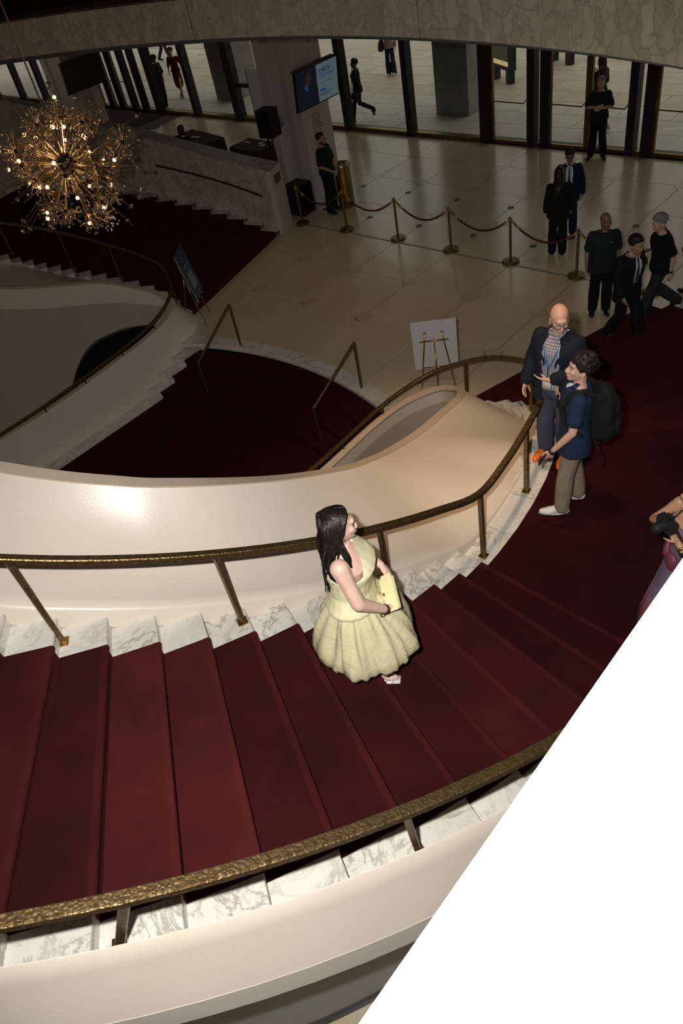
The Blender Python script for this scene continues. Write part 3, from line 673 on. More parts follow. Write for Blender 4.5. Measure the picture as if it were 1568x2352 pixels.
    tag(mk('roof_portico', bbox(-34, 16, 18.4, 21.6, 7.0, 7.3), 'travertine'), kind='structure')
    for i, (x0, x1, y0, y1, z1) in enumerate(((-62, 42, 84, 88, 24), (-64, -60, 18, 88, 22), (38, 42, 18, 88, 22))): tag(mk('wall_plaza_%d' % (i + 1), bbox(x0, x1, y0, y1, 0, z1), 'travertine'), kind='structure')
    # lit poster cases on the plaza
    for i, (x, y, rz, lab) in enumerate(((-5.55, 22.9, R(-28), 'black framed lit poster case standing on the plaza beside the pillar'), (-4.6, 24.9, R(-28), 'far black poster case standing on the plaza behind the first'))):
        t = thing('poster_case', (x, y, 0), lab, 'poster case', 'poster cases'); m = Matrix.Translation((x, y, 0)) @ Matrix.Rotation(rz, 4, 'Z')
        mk('case', xf(box((0, 0, 1.25), (1.25, .22, 1.75)), m), 'black', t)
        mk('poster', xf(box((0, -.115, 1.35), (1.0, .012, 1.4)), m), 'kiosk_poster', t)
        mk('lamp_strip', xf(box((0, -.118, .56), (1.0, .014, .13)), m), 'kiosk_light', t)
        for sx in (-.45, .45): mk('foot', xf(box((sx, 0, .19), (.22, .2, .38)), m), 'black', t)
    return pz
def P(name, col, rough=0.6, metal=0.0, **kw):
    if name not in MATS: plain(name, col, rough, metal, **kw)
    return name
build_front()

# ------------------------------------------------------------------ columns with screens
def text(body, loc, rot, size, mat, parent, ext=0.002, align='LEFT', sx=1.0):
    cu = bpy.data.curves.new('lettering', 'FONT'); cu.body = body; cu.size = size; cu.extrude = ext; cu.align_x = align; cu.resolution_u = 2
    o = bpy.data.objects.new('lettering', cu); COL.objects.link(o); cu.materials.append(MATS[mat])
    dg = bpy.context.evaluated_depsgraph_get(); me = bpy.data.meshes.new_from_object(o.evaluated_get(dg)); bpy.data.objects.remove(o)
    o = bpy.data.objects.new('lettering', me); COL.objects.link(o)
    if not me.materials: me.materials.append(MATS[mat])
    o.parent = parent; o.location = Vector(loc) - BASE[parent]; o.rotation_euler = rot; o.scale = (sx, 1, 1)
    return o
def column(x, label):
    # x = right face of the shaft
    t = thing('column', (x - .6, 13.6, 0), label, 'column', 'white lobby columns')
    a, b = x - 1.22, x; c, d = 13.12, 14.08
    plan = [(a, c), (a + .30, c), (a + .36, c + .06), (a + .46, c + .10), (a + .60, c + .11), (a + .74, c + .08), (a + .80, c + .02), (a + .86, c), (b, c), (b, c + .22), (b - .035, c + .25), (b - .035, d - .30), (b, d - .26), (b, d), (a, d)]
    mk('shaft', prism(plan, 0, 4.72), 'column_white', t)
    for k in range(9):
        mk('inscription_line', bbox(b - .036, b - .031, c + .33 + .02 * (k % 3), c + .62 + .04 * ((k * 7) % 3) - .01, 1.98 - k * .062, 1.995 - k * .062), 'grout', t)
    for k in range(5):
        mk('inscription_line', bbox(b - .036, b - .031, c + .33, c + .66, 1.36 - k * .04, 1.368 - k * .04), 'grout', t)
    return t
column(-4.78, 'white fluted lobby column carrying the lit screen'); column(-14.8, 'white lobby column carrying the black screen behind the chandelier'); column(-24.6, 'farthest white lobby column at the end of the hall')
def screen(x, label, on):
    t = thing('wall_screen', (x, 13.65, 2.2), label, 'screen', 'screens on the columns')
    m = Matrix.Translation((x, 13.65, 2.63)) @ Matrix.Rotation(R(7), 4, 'Y')     # leans a little forward
    mk('bracket', xf(box((-.07, 0, 0), (.12, .3, .3)), m), 'black', t)
    mk('frame', xf(box((.02, 0, 0), (.06, 1.44, .84)), m), 'black_gloss', t)
    mk('top_shelf', xf(box((-.06, 0, .40), (.10, 1.38, .05)), m), 'dull_brass', t)
    if on:
        mk('picture_dark', xf(box((.0515, -.345, 0), (.004, .69, .79)), m), 'screen_dark', t)
        mk('picture_light', xf(([(.0535, y, z) for y, z in ((-.03, .395), (.70, .395), (.70, -.395), (.02, -.395), (.0, -.05), (-.035, .02))], [(0, 1, 2, 3, 4, 5)]), m), 'screen_light', t)
        hand = [(-.40, .02), (-.30, .0), (-.22, .12), (-.20, .25), (-.24, .31), (-.30, .34), (-.36, .25), (-.42, .16)]
        mk('picture_hand', xf(([(.0545, y, z) for y, z in hand], [tuple(range(len(hand)))]), m), 'screen_skin', t)
        mk('picture_wristband', xf(([(.055, y, z) for y, z in ((-.44, .03), (-.37, -.06), (-.31, -.02), (-.39, .08))], [(0, 1, 2, 3)]), m), 'screen_band', t)
        rot = (m.to_3x3() @ Matrix(((0, 0, 1), (1, 0, 0), (0, 1, 0)))).to_euler()
        for body, y, z, sz, mt, sx in (('CHECK', .07, .20, .125, 'black_print', .95), ('YOUR WRIST.', .07, .085, .125, 'screen_blue', .72), ('ONLY', .07, -.17, .06, 'screen_blue', 1.0)):
            if body == 'ONLY': continue
            text(body, m @ Vector((.0565, y, z)), rot, sz, mt, t, sx=sx)
        mk('print_block', xf(bbox(.0545, .0555, .07, .27, -.19, -.14), m), 'screen_blue', t)
        for z, l in ((-.02, .42), (-.235, .44), (-.265, .36), (-.29, .3)): mk('print_line', xf(bbox(.0545, .0555, .07, .07 + l, z, z + .008), m), 'black_print', t)
        mk('print_ring', xf(([(.0545, -.27 + (.035 + q) * math.cos(a), -.30 + (.05 + q) * math.sin(a)) for a in [R(50 + 260 * k / 10) for k in range(11)] for q in (0, .006)], [(2 * k, 2 * k + 2, 2 * k + 3, 2 * k + 1) for k in range(10)]), m), 'print_grey', t)
    else: mk('dark_glass', xf(box((.051, 0, 0), (.004, 1.38, .79)), m), 'black_gloss', t)
screen(-4.66, 'lit screen on the column reading check your wrist', True); screen(-14.66, 'switched-off black screen on the column behind the chandelier', False)

# ------------------------------------------------------------------ loose things in the lobby
def build_things():
    t = thing('loudspeaker', (-5.42, 12.62, 1.78), 'black loudspeaker box on a tripod pole beside the column', 'speaker', 'loudspeakers')
    mk('cabinet', box((-5.42, 12.62, 2.08), (.40, .36, .60), R(8)), 'black', t)
    mk('grille', box((-5.395, 12.43, 2.08), (.36, .02, .55), R(8)), 'black_gloss', t)
    mk('cable', tube(spline([(-5.3, 12.5, 1.85), (-5.2, 12.45, 1.55), (-5.25, 12.5, 1.3), (-5.38, 12.6, 1.15)], 4), .008, 5), 'black', t)
    t = thing('speaker_stand', (-5.42, 12.62, 0), 'black tripod pole holding up the loudspeaker beside the column', 'stand')
    mk('pole', tube([(-5.42, 12.62, .2), (-5.42, 12.62, 1.79)], .022, 8), 'black', t)
    for k in range(3):
        a = R(120 * k + 20); mk('leg', tube([(-5.42, 12.62, .55), (-5.42 + .34 * math.cos(a), 12.62 + .34 * math.sin(a), .012)], .014, 6), 'black', t)
    t = thing('bass_speaker', (-4.85, 12.62, 0), 'black bass speaker box on the floor behind the wall end', 'speaker', 'loudspeakers')
    mk('cabinet', box((-4.85, 12.62, .38), (.50, .46, .72)), 'black', t); mk('grille', box((-4.595, 12.62, .38), (.012, .42, .66)), 'black_gloss', t)
    for sx in (-.2, .2): mk('foot', box((-4.85 + sx, 12.62, .01), (.05, .4, .02)), 'black', t)
    t = thing('wall_dispenser', (-5.52, 13.1, 1.85), 'small grey dispenser fixed on the fluted column', 'dispenser'); mk('body', box((-5.52, 13.08, 1.93), (.13, .10, .20)), 'print_grey', t); mk('cap', box((-5.52, 13.06, 2.04), (.19, .14, .03)), 'column_white', t); mk('lens', ball((-5.53, 13.03, 1.98), .035), 'black', t)
    t = thing('sign_panel', (-7.5, 14.25, 0), 'tall blank white sign panel standing behind the loudspeaker', 'sign'); mk('panel', box((-7.45, 14.25, 2.2), (.55, .03, 1.0)), 'paper_white', t); mk('edge', box((-7.735, 14.25, 2.2), (.02, .04, 1.0)), 'black', t); mk('post', box((-7.45, 14.25, .9), (.06, .03, 1.7)), 'black', t); mk('base', box((-7.45, 14.25, .015), (.5, .35, .03)), 'black', t)
    # gold waste bin beside the guard
    c = (-3.98, 13.35, 0)
    t = thing('waste_bin', c, 'gold metal waste bin with round open top by the column', 'bin')
    mk('body', lathe([(.19, .0), (.20, .02), (.20, .92), (.195, .95)], 28, c), 'gold_can', t, smooth=40)
    mk('rim', lathe([(.195, .95), (.21, .96), (.21, 1.0), (.195, 1.02), (.12, 1.0), (.12, .94)], 28, c), 'brass', t, smooth=40)
    mk('opening', lathe([(.0, .985), (.118, .985), (.118, .98), (0, .98)], 24, c), 'black', t)
    # rope barrier
    xs = [-4.36, -3.0, -1.5, -.04, 1.42, 2.88, 4.36]; ys = [12.10, 12.21, 12.25, 12.21, 12.19, 12.14, 12.1]
    where = ['beside the bass speaker box', 'in front of the gold bin', 'third along the rope line from the column', 'fourth along the rope line from the column', 'just short of the woman in the black coat', 'beside the bald man in the polo shirt', 'hidden behind the man in the dark suit']
    proto = None
    for x, y, wl in zip(xs, ys, where):
        lab = 'brass rope stanchion on a round base, ' + wl
        if proto is None:
            t = thing('rope_stanchion', (x, y, 0), lab, 'stanchion', 'brass rope stanchions'); proto = t
            mk('base', lathe([(.0, 0), (.165, 0), (.17, .015), (.168, .035), (.15, .05), (.0, .055)], 26, (x, y, 0)), 'dull_brass', t, smooth=35)
            mk('pole', lathe([(.026, .05), (.026, .88), (.0, .885)], 14, (x, y, 0)), 'dull_brass', t, smooth=35)
            mk('cap', lathe([(.0, .86), (.034, .86), (.036, .875), (.036, .90), (.02, .92), (.0, .925)], 14, (x, y, 0)), 'brass', t, smooth=35)
            for q in (-1, 1): mk('ring', tube([(x + q * .03, y, .86), (x + q * .06, y, .87), (x + q * .06, y, .835), (x + q * .035, y, .825)], .008, 6), 'brass', t)
        else:
            r_ = proto.copy(); COL.objects.link(r_); r_.location = (x, y, 0); r_['label'] = lab
            for ch in list(proto.children):
                k = ch.copy(); COL.objects.link(k); k.parent = r_
    for i in range(6):
        a = Vector((xs[i] + .05, ys[i], .84)); b = Vector((xs[i + 1] - .05, ys[i + 1], .84)); pts = []
        for k in range(15):
            u = k / 14; p = a.lerp(b, u); p.z -= 0.34 * 4 * u * (1 - u) * .85; pts.append(p)
        wl = ['between the bass speaker and the gold bin', 'first full span away from the gold bin', 'span left of the middle pair of stanchions', 'span right of the middle pair of stanchions', 'in front of the woman in the black coat', 'behind the bald man in the polo shirt'][i].replace('left of', 'before').replace('right of', 'after')
        t = thing('velvet_rope', tuple(a), 'drooping dark red velvet rope ' + wl, 'rope', 'dark red barrier ropes')
        mk('rope', tube(pts[1:-1], .02, 8), 'velvet_rope', t, smooth=True)
        mk('hook', tube(pts[:3], [.012, .024, .022], 8), 'brass', t, smooth=True); mk('hook', tube(pts[-3:], [.022, .024, .012], 8), 'brass', t, smooth=True)
    t = thing('entrance_mat', (-18.4, 17.1, 0), 'dark red entrance mat inside the farthest doors', 'mat'); mk('mat', bbox(-20.6, -17.2, 16.6, 17.7, 0.0, .018), 'dark_cloth', t); mk('mat_edge', bbox(-20.65, -17.15, 16.55, 17.75, 0.0, .010), 'black', t)
    # tables under dark red cloths
    for i, (cx, cy, sx, sy, rz, lab) in enumerate(((-10.9, 14.45, 1.9, .8, R(-10), 'table under dark red cloth with the seated woman in front'), (-8.3, 14.4, 1.3, .75, R(-3), 'smaller table under dark red cloth next to the speaker pole'))):
        t = thing('covered_table', (cx, cy, 0), lab, 'table', 'cloth-covered tables'); m = Matrix.Translation((cx, cy, 0)) @ Matrix.Rotation(rz, 4, 'Z')
        def skirt(z, e): 
            out = []
            for k in range(48):
                u = k / 48 * 4; s_ = int(u); f = u - s_
                cs = [(-1, -1), (1, -1), (1, 1), (-1, 1)]; p0, p1 = cs[s_], cs[(s_ + 1) % 4]
                x, y = p0[0] + (p1[0] - p0[0]) * f, p0[1] + (p1[1] - p0[1]) * f
                q = e * (0.02 + .02 * math.sin(k * 2.1)); out.append(m @ Vector((x * (sx / 2 + q), y * (sy / 2 + q), z)))
            return out
        mk('tablecloth', loft([skirt(.01, 1), skirt(.4, .6), skirt(.72, .1), skirt(.75, 0)]), 'dark_cloth', t, smooth=50)
        mk('table_top', xf(box((0, 0, .72), (sx * .97, sy * .95, .03)), m), 'black', t)
    for x, y, z, sx, sy, rz, m, lab in ((-8.15, 14.55, .754, .14, .10, .5, 'paper_white', 'small white card lying on the smaller dark red table'), (-7.95, 14.42, .754, .15, .11, .8, 'paper_white', 'folded cream leaflet lying on the smaller dark red table'), (-8.65, 14.5, .754, .30, .06, -.1, 'paper_white', 'narrow white paper strip on the smaller dark red table'), (-10.95, 14.45, .754, .34, .08, .1, 'paper_white', 'white paper strip on the table beside the seated woman')):
        o = mk('leaflet', box((0, 0, .004), (sx, sy, .008)), m, None, base=(x, y, z)); o.location = (x, y, z); o.data.transform(Matrix.Translation((x, y, z))); o.rotation_euler.z = rz; tag(o, lab, 'paper', 'papers on the tables')
    # white board on a brass easel, seen from behind
    t = thing('display_board', (2.745, 7.92, .35), 'square white board turned away on a brass easel by the stairwell', 'board')
    m = Matrix.Translation((2.73, 7.945, .83)) @ Matrix.Rotation(R(37.7), 4, 'Z') @ Matrix.Rotation(R(10.5), 4, 'X')
    mk('board', xf(box((0, 0, 0), (.69, .018, .96)), m), 'board_white', t); mk('edge', xf(box((.348, 0, 0), (.006, .02, .96)), m), 'black', t)
    easel((2.745, 7.915), R(217.7), 'brass easel holding the blank white board', 1.13, .30)
    # blue notice on the other easel; its code square stays blank
    t = thing('notice_board', (-3.12, 7.76, .5), 'dark blue notice board on an easel against the dark staircase', 'sign')
    m = Matrix.Translation((-3.12, 7.76, 1.01)) @ Matrix.Rotation(R(131), 4, 'Z') @ Matrix.Rotation(R(-11), 4, 'X')
    mk('panel', xf(box((0, 0, 0), (.64, .016, .98)), m), 'board_blue', t); mk('edge', xf(box((-.322, 0, 0), (.006, .02, .98)), m), 'print_grey', t)
    mk('plain_square', xf(box((.0, -.010, -.14), (.32, .004, .32)), m), 'print_grey', t)
    for sx, sz, l in ((-.06, .34, .10), (-.06, .27, .07), (-.0, .17, .34), (0, .14, .34), (-.13, .07, .07), (0.0, .07, .09), (.14, .07, .07), (0, -.40, .3)): mk('print_line', xf(box((sx, -.010, sz), (l, .004, .022 if l < .2 else .014)), m), 'print_grey', t)
    easel((-3.07, 7.72), R(131), 'brass easel holding the dark blue notice', 1.2, .36)
def easel(xy, rz, label, h, back=.42):
    x, y = xy; t = thing('easel', (x, y, 0), label, 'easel', 'brass easels'); m = Matrix.Translation((x, y, 0)) @ Matrix.Rotation(rz, 4, 'Z')
    w_ = lambda p: m @ Vector(p)
    # front legs carry the board on pegs, the third leg stands behind
    mk('leg', tube([w_((-.27, -.10, .012)), w_((-.13, .12, h))], .011, 8), 'brass', t, smooth=True)
    mk('leg', tube([w_((.27, -.10, .012)), w_((.13, .12, h))], .011, 8), 'brass', t, smooth=True)
    mk('leg', tube([w_((0, back, .012)), w_((0, .10, h * .9))], .011, 8), 'brass', t, smooth=True)
    mk('crossbar', tube([w_((-.19, .095, h * .87)), w_((.19, .095, h * .87))], .011, 8), 'brass', t, smooth=True)
    mk('crossbar', tube([w_((-.21, .0, h * .40)), w_((.21, .0, h * .40))], .009, 8), 'brass', t, smooth=True)
    for sx in (-1, 1):
        mk('finial', ball(w_((sx * .13, .12, h + .01)), .02), 'brass', t, smooth=True)
        mk('knob', ball(w_((sx * .205, .095, h * .87)), .018), 'brass', t, smooth=True)
        mk('peg', join(tube([w_((sx * .21, 0, h * .40)), w_((sx * .21, -.09, h * .40 + .02))], .009, 6), ball(w_((sx * .21, -.09, h * .40 + .02)), .016)), 'brass', t, smooth=True)
        mk('foot', ball(w_((sx * .27, -.10, .016)), .016), 'brass', t, smooth=True)
    mk('foot', ball(w_((0, back, .016)), .016), 'brass', t, smooth=True)
build_things()

# ------------------------------------------------------------------ starburst chandelier
def build_chandelier():
    rng = random.Random(21); c = Vector((0.03, 4.58, 4.52))
    t = thing('chandelier', tuple(c), 'starburst crystal chandelier with glowing bulbs hanging over the void', 'chandelier')
    def rdir():
        while 1:
            v = Vector((rng.uniform(-1, 1), rng.uniform(-1, 1), rng.uniform(-1, 1)))
            if .05 < v.length < 1: return v.normalized()
    lamp('chandelier_light', 'POINT', c, 12.0, (1.0, 0.60, 0.28), shadow_soft_size=.35)
    mk('core', ball(c, .13, 16, 10), 'dark_metal', t, smooth=True)
    mk('hanging_rod', tube([c, c + Vector((0, 0, 9.3))], .011, 6), 'chrome_rod', t)
    rods = []; discs = []; proto = None
    for k in range(120):
        d = rdir(); l = rng.uniform(.35, .80); rods.append(tube([c + d * .1, c + d * l], .0035, 4))
    for k in range(34):                                            # long spikes with a cut crystal near the tip
        d = rdir(); l = rng.uniform(.85, 1.12); rods.append(tube([c + d * .1, c + d * l], .004, 4))
        p = c + d * (l - rng.uniform(.03, .12))
        o = mk('cut_crystal', xf(ball((0, 0, 0), (.034, .034, .016), 10, 5), Matrix.Translation(p) @ d.to_track_quat('Z', 'Y').to_matrix().to_4x4()), 'crystal', t)
    o = mk('radial_rods', join(*rods), 'chrome_rod', t); o['kind'] = 'stuff'
    # satellite sprays
    sats = []
    tries = 0
    while len(sats) < 34 and tries < 2000:
        tries += 1
        d = rdir()
        if all(d.dot(e) < .84 for e, _ in sats): sats.append((d, rng.uniform(.42, .74)))
    for d, l in sats:
        p = c + d * l; parts = [ball(p, .028, 8, 6)]; st = [tube([c + d * .1, p], .006, 5)]
        n = rng.randint(60, 80); rad = rng.uniform(.15, .23)
        for k in range(n):
            e = rdir()
            if e.dot(d) < -.75: continue
            q = p + e * rad * rng.uniform(.7, 1.1); st.append(tube([p, q], .0016, 3)); parts.append(ball(q, rng.uniform(.010, .0165), 6, 4))
        sp = mk('crystal_spray', join(*parts[1:]), 'crystal', t); sp['kind'] = 'stuff'
        mk('spray_hub', parts[0], 'dark_metal', t, smooth=True); s2 = mk('spray_wires', join(*st), 'chrome_rod', t); s2['kind'] = 'stuff'
    bl = []
    tries = 0
    while len(bl) < 34 and tries < 3000:
        tries += 1; d = rdir()
        if all(d.dot(e) < .86 for e in bl): bl.append(d)
    for d in bl:
        l = rng.uniform(.40, .86); p = c + d * l
        b_ = mk('bulb', ball(p, .021, 10, 8), 'bulb_glow', t, smooth=True); mk('bulb_stem', tube([c + d * .1, p], .005, 5), 'brass', t)
build_chandelier()
# ------------------------------------------------------------------ people
def remesh(vf, voxel, smooth=3, wrinkle=0.0, seed=0.0, scale=9.0):
    me = bpy.data.meshes.new('tmp'); me.from_pydata([tuple(p) for p in vf[0]], [], vf[1])
    bm = bmesh.new(); bm.from_mesh(me); bmesh.ops.recalc_face_normals(bm, faces=bm.faces); bm.to_mesh(me); bm.free()
    o = bpy.data.objects.new('tmp', me); COL.objects.link(o)
    m = o.modifiers.new('r', 'REMESH'); m.mode = 'VOXEL'; m.voxel_size = voxel
    if smooth:
        s = o.modifiers.new('s', 'SMOOTH'); s.factor = 0.5; s.iterations = smooth
    dg = bpy.context.evaluated_depsgraph_get(); out = bpy.data.meshes.new_from_object(o.evaluated_get(dg))
    bpy.data.objects.remove(o); bpy.data.meshes.remove(me)
    if wrinkle:
        ns = [v.normal.copy() for v in out.vertices]
        for v, n in zip(out.vertices, ns):
            p = v.co * scale; k = noise.noise(Vector((p.x + seed, p.y, p.z * .55))) + .5 * noise.noise(Vector((p.x * 2.3, p.y * 2.3 + seed, p.z * 1.1)))
            v.co += n * (wrinkle * k)
    return out
def limb(pts, rs, n=10):
    pts = [Vector(p) for p in pts]; out = []
    for p, r in zip(pts, rs): out.append(ball(p, r, n, 7))
    for (p, r), (q, s) in zip(zip(pts[:-1], rs[:-1]), zip(pts[1:], rs[1:])):
        d = q - p
        if d.length < 1e-5: continue
        a, b = frame(d); k = range(n)
        out.append(loft([[p + (a * math.cos(6.28318 * i / n) + b * math.sin(6.28318 * i / n)) * r for i in k], [q + (a * math.cos(6.28318 * i / n) + b * math.sin(6.28318 * i / n)) * s for i in k]]))
    return join(*out)
def ell(c, r, rot=None, n=14, m=10):
    v, f = ball((0, 0, 0), r, n, m)
    if rot is not None: v = [rot @ Vector(p) for p in v]
    c = Vector(c); return [Vector(p) + c for p in v], f
SPINE = ('pelvis', 'waist', 'chest', 'neck')
DEF = dict(pelvis=(0, 0, .92), waist=(0, 0, 1.10), chest=(0, 0, 1.32), neck=(0, -.015, 1.485),
           hipR=(.085, 0, .90), hipL=(-.085, 0, .90), kneeR=(.10, .02, .50), kneeL=(-.10, .02, .50), ankR=(.11, -.02, .085), ankL=(-.11, -.02, .085), toeR=(.135, .16, .03), toeL=(-.135, .16, .03),
           shR=(.178, -.005, 1.402), shL=(-.178, -.005, 1.402), elR=(.245, -.03, 1.145), elL=(-.245, -.03, 1.145), wrR=(.25, .05, .895), wrL=(-.25, .05, .895), handR=(.245, .08, .80), handL=(-.245, .08, .80),
           palmR=(-1, 0, 0), palmL=(1, 0, 0), yaw=0, pitch=0, roll=0, curl=.5)
ROWS_M = [(.0, .165, .115, 0), (.18, .172, .12, .0), (.5, .158, .112, .0), (1.0, .152, .108, .005), (1.5, .162, .116, .008), (2.0, .174, .120, .01), (2.3, .172, .112, .004), (2.55, .150, .098, .0), (2.75, .112, .082, -.003), (2.9, .080, .068, -.005), (3.0, .064, .06, -.005)]
ROWS_F = [(.0, .175, .12, -.01), (.2, .180, .125, -.012), (.5, .160, .115, -.004), (1.0, .132, .10, .0), (1.5, .148, .112, .012), (2.0, .160, .128, .022), (2.3, .154, .110, .008), (2.55, .135, .090, .0), (2.75, .10, .074, -.004), (2.9, .068, .06, -.005), (3.0, .054, .054, -.005)]
class Fig:
    def __init__(s, pose, fem=False, bulk=1.0):
        s.J = {k: (Vector(v) if isinstance(v, tuple) else v) for k, v in {**DEF, **pose}.items()}; s.fem = fem; s.bulk = bulk
    def spine(s, t):
        p = [s.J[k] for k in SPINE]; i = min(int(t), 2); return p[i].lerp(p[i + 1], t - i)
    def torso(s, t0=0, t1=3, inf=0.0, rows=None, n=20, drop=0.0, flare=0.0, closed=True):
        J = s.J; rows = rows or (ROWS_F if s.fem else ROWS_M); rings = []
        hx = (J['hipR'] - J['hipL']).normalized(); sx = (J['shR'] - J['shL']).normalized()
        ts = sorted({t0, t1, *[r[0] for r in rows if t0 < r[0] < t1]})
        def row(t, q): return lerp_tab(t, [(r[0], r[q]) for r in rows])
        b = s.bulk
        lst = [(t, 0.0, 1.0) for t in ts]
        if drop: lst = [(t0, -drop, 1 + flare), (t0, -drop * .5, 1 + flare * .6)] + lst
        for t, dz, k in lst:
            c = s.spine(t); lat = hx.lerp(sx, min(1, t / 2.4)).normalized()
            d = (s.spine(min(t + .2, 3)) - s.spine(max(t - .2, 0))).normalized(); fw = d.cross(lat).normalized() * -1
            fw = lat.cross(d).normalized() * -1
            w_, dp, oy = row(t, 1) * b * k + inf, row(t, 2) * b * k + inf, row(t, 3)
            fwd = Vector((-lat.y, lat.x, 0)).normalized()
            fwd = (fwd - d * fwd.dot(d)).normalized()
            cc = c + fwd * oy + Vector((0, 0, dz)); ring = []
            for i in range(n):
                a = 2 * math.pi * i / n; ca, sa = math.cos(a), math.sin(a); e = .85
                ring.append(cc + lat * (w_ * math.copysign(abs(ca) ** e, ca)) + fwd * (dp * math.copysign(abs(sa) ** e, sa)))
            rings.append(ring)
        return loft(rings, True, closed)
    def arm(s, side, t=1.0, inf=0.0, hand=False):
        J = s.J; a, b, c = J['sh' + side], J['el' + side], J['wr' + side]; k = (.88 if s.fem else 1.0) * (.5 + .5 * s.bulk) * getattr(s, 'armk', 1.0); kw = k / getattr(s, 'armk', 1.0) * (1 + .3 * (getattr(s, 'armk', 1.0) - 1))
        r = [.056 * k + inf, .044 * k + inf, .043 * k + inf, .040 * (k + kw) / 2 + inf, .028 * kw + inf]
        pts = [a, a.lerp(b, .45), b, b.lerp(c, .3), c]
        if t < 1.0:                                      # sleeve ends on the upper arm
            e = a.lerp(b, t * 2) if t <= .5 else b.lerp(c, t * 2 - 1)
            if t <= .5: return limb([a, a.lerp(e, .5), e], [r[0] + .004, r[1] + .01, r[1] + .012])
            return limb([a, a.lerp(b, .45), b, e], [r[0], r[1], r[2], r[3]])
        return limb(pts, r)
    def hand(s, side, size=1.0):
        """palm, four unequal bent fingers and a thumb from the side of the palm"""
        J = s.J; w_ = J['wr' + side]; d = (J['hand' + side] - w_).normalized(); pn = Vector(J['palm' + side]); pn = (pn - d * pn.dot(d)).normalized()
        lat = d.cross(pn) * (1 if side == 'R' else -1); curl = J.get('curl' + side, J['curl']); k = size * (.92 if s.fem else 1.0); out = []
        rot = Matrix((lat, d, pn)).transposed()
        out.append(ell(w_ + d * .050 * k, (.040 * k, .052 * k, .017 * k), rot)); out.append(limb([w_, w_ + d * .05 * k], [.026 * k, .022 * k]))
        for i, (off, ln) in enumerate(((-.030, .066), (-.010, .078), (.010, .073), (.029, .056))):
            p = w_ + d * .088 * k + lat * off * k; dd = d.copy(); pts = [p - d * .02 * k, p]
            for j, fr in enumerate((.46, .31, .23)):
                ang = curl * (.45, .65, .5)[j]; dd = (dd * math.cos(ang) + pn * math.sin(ang)).normalized(); p = p + dd * ln * fr * k; pts.append(p)
            out.append(limb(pts, [.0098 * k, .0092 * k, .0085 * k, .0078 * k, .0066 * k], 7))
        tb = w_ + d * .028 * k - lat * .030 * k; td = (d * .62 - lat * .62 + pn * .35).normalized(); t2 = (d * .85 - lat * .22 + pn * .45).normalized()
        out.append(limb([tb, tb + td * .036 * k, tb + td * .036 * k + t2 * .034 * k, tb + td * .036 * k + t2 * .056 * k], [.015 * k, .0115 * k, .0098 * k, .0078 * k], 7))
        return join(*out)
    def leg(s, side, t=1.0, inf=0.0, wide=0.0):
        J = s.J; h, k, a = J['hip' + side], J['knee' + side], J['ank' + side]; b = s.bulk; q = .5 + .5 * b
        pts = [h, h.lerp(k, .5), k, k.lerp(a, .35), a]; r = [.086 * b + inf, .072 * q + inf, .054 * q + inf + wide * .4, .053 * q + inf + wide * .7, .036 + inf + wide]
        return limb(pts, r)
    def foot(s, side, inf=0.0):
        J = s.J; a, t = J['ank' + side], J['toe' + side]; d = (t - a); d.z = 0; d.normalize(); g = t.z - .03
        heel = a - d * .035 + Vector((0, 0, -.045)); ballp = a.lerp(t, .62); ballp.z = .034 + g + (a.z - .085) * .3
        return join(limb([a, heel], [.036 + inf, .033 + inf]), limb([heel, a + d * .05 - Vector((0, 0, .03)), ballp, t], [.033 + inf, .036 + inf, .036 + inf, .024 + inf]), limb([ballp + Vector((d.y, -d.x, 0)) * .018, t + Vector((d.y, -d.x, 0)) * .012 - d * .02], [.026 + inf, .02 + inf]), limb([ballp - Vector((d.y, -d.x, 0)) * .018, t - Vector((d.y, -d.x, 0)) * .012 - d * .02], [.026 + inf, .02 + inf]))
    def hm(s):
        J = s.J; n = J['neck']; m = Matrix.Rotation(R(J['yaw']), 4, 'Z') @ Matrix.Rotation(R(J['pitch']), 4, 'X') @ Matrix.Rotation(R(J['roll']), 4, 'Y')
        piv = Vector(J['neck']) + Vector((0, .01, .045)); off = J.get('headoff', Vector((0, 0, 0)))
        return Matrix.Translation(piv + off) @ m @ Matrix.Scale(1.06, 4) @ Matrix.Translation((0, -.0, -1.53))
    def head(s):
        f = s.fem; q = .96 if f else 1.0
        P_ = [ell((0, -.012, 1.655), (.076 * q, .096 * q, .096)), ell((0, .022, 1.612), (.064 * q, .075 * q, .098)), ell((0, .040, 1.560), (.047 * q, .052, .046)), ell((0, .070, 1.533), (.026, .026, .020)),
              ell((0, .080, 1.658), (.048, .022, .018)), ell((.036, .066, 1.605), (.026, .028, .026)), ell((-.036, .066, 1.605), (.026, .028, .026)),
              limb([(0, .090, 1.645), (0, .104 if f else .110, 1.618), (0, .111 if f else .116, 1.598)], [.009, .0105, .0125 if f else .0145], 8), ell((.013, .104, 1.592), (.010, .012, .009)), ell((-.013, .104, 1.592), (.010, .012, .009)),
              ell((0, .094, 1.568), (.025, .013, .0085)), ell((0, .092, 1.556), (.022, .013, .008)),
              ell((.074 * q, -.008, 1.605), (.011, .021, .031)), ell((-.074 * q, -.008, 1.605), (.011, .021, .031)), ell((.078 * q, -.004, 1.585), (.009, .012, .012)), ell((-.078 * q, -.004, 1.585), (.009, .012, .012))]
        return xf(join(*P_), s.hm())
    def neckp(s):
        J = s.J; top = s.hm() @ Vector((0, -.012, 1.575)); return limb([Vector(J['neck']) - Vector((0, 0, .03)), top], [.058 if not s.fem else .048, .053 if not s.fem else .045])

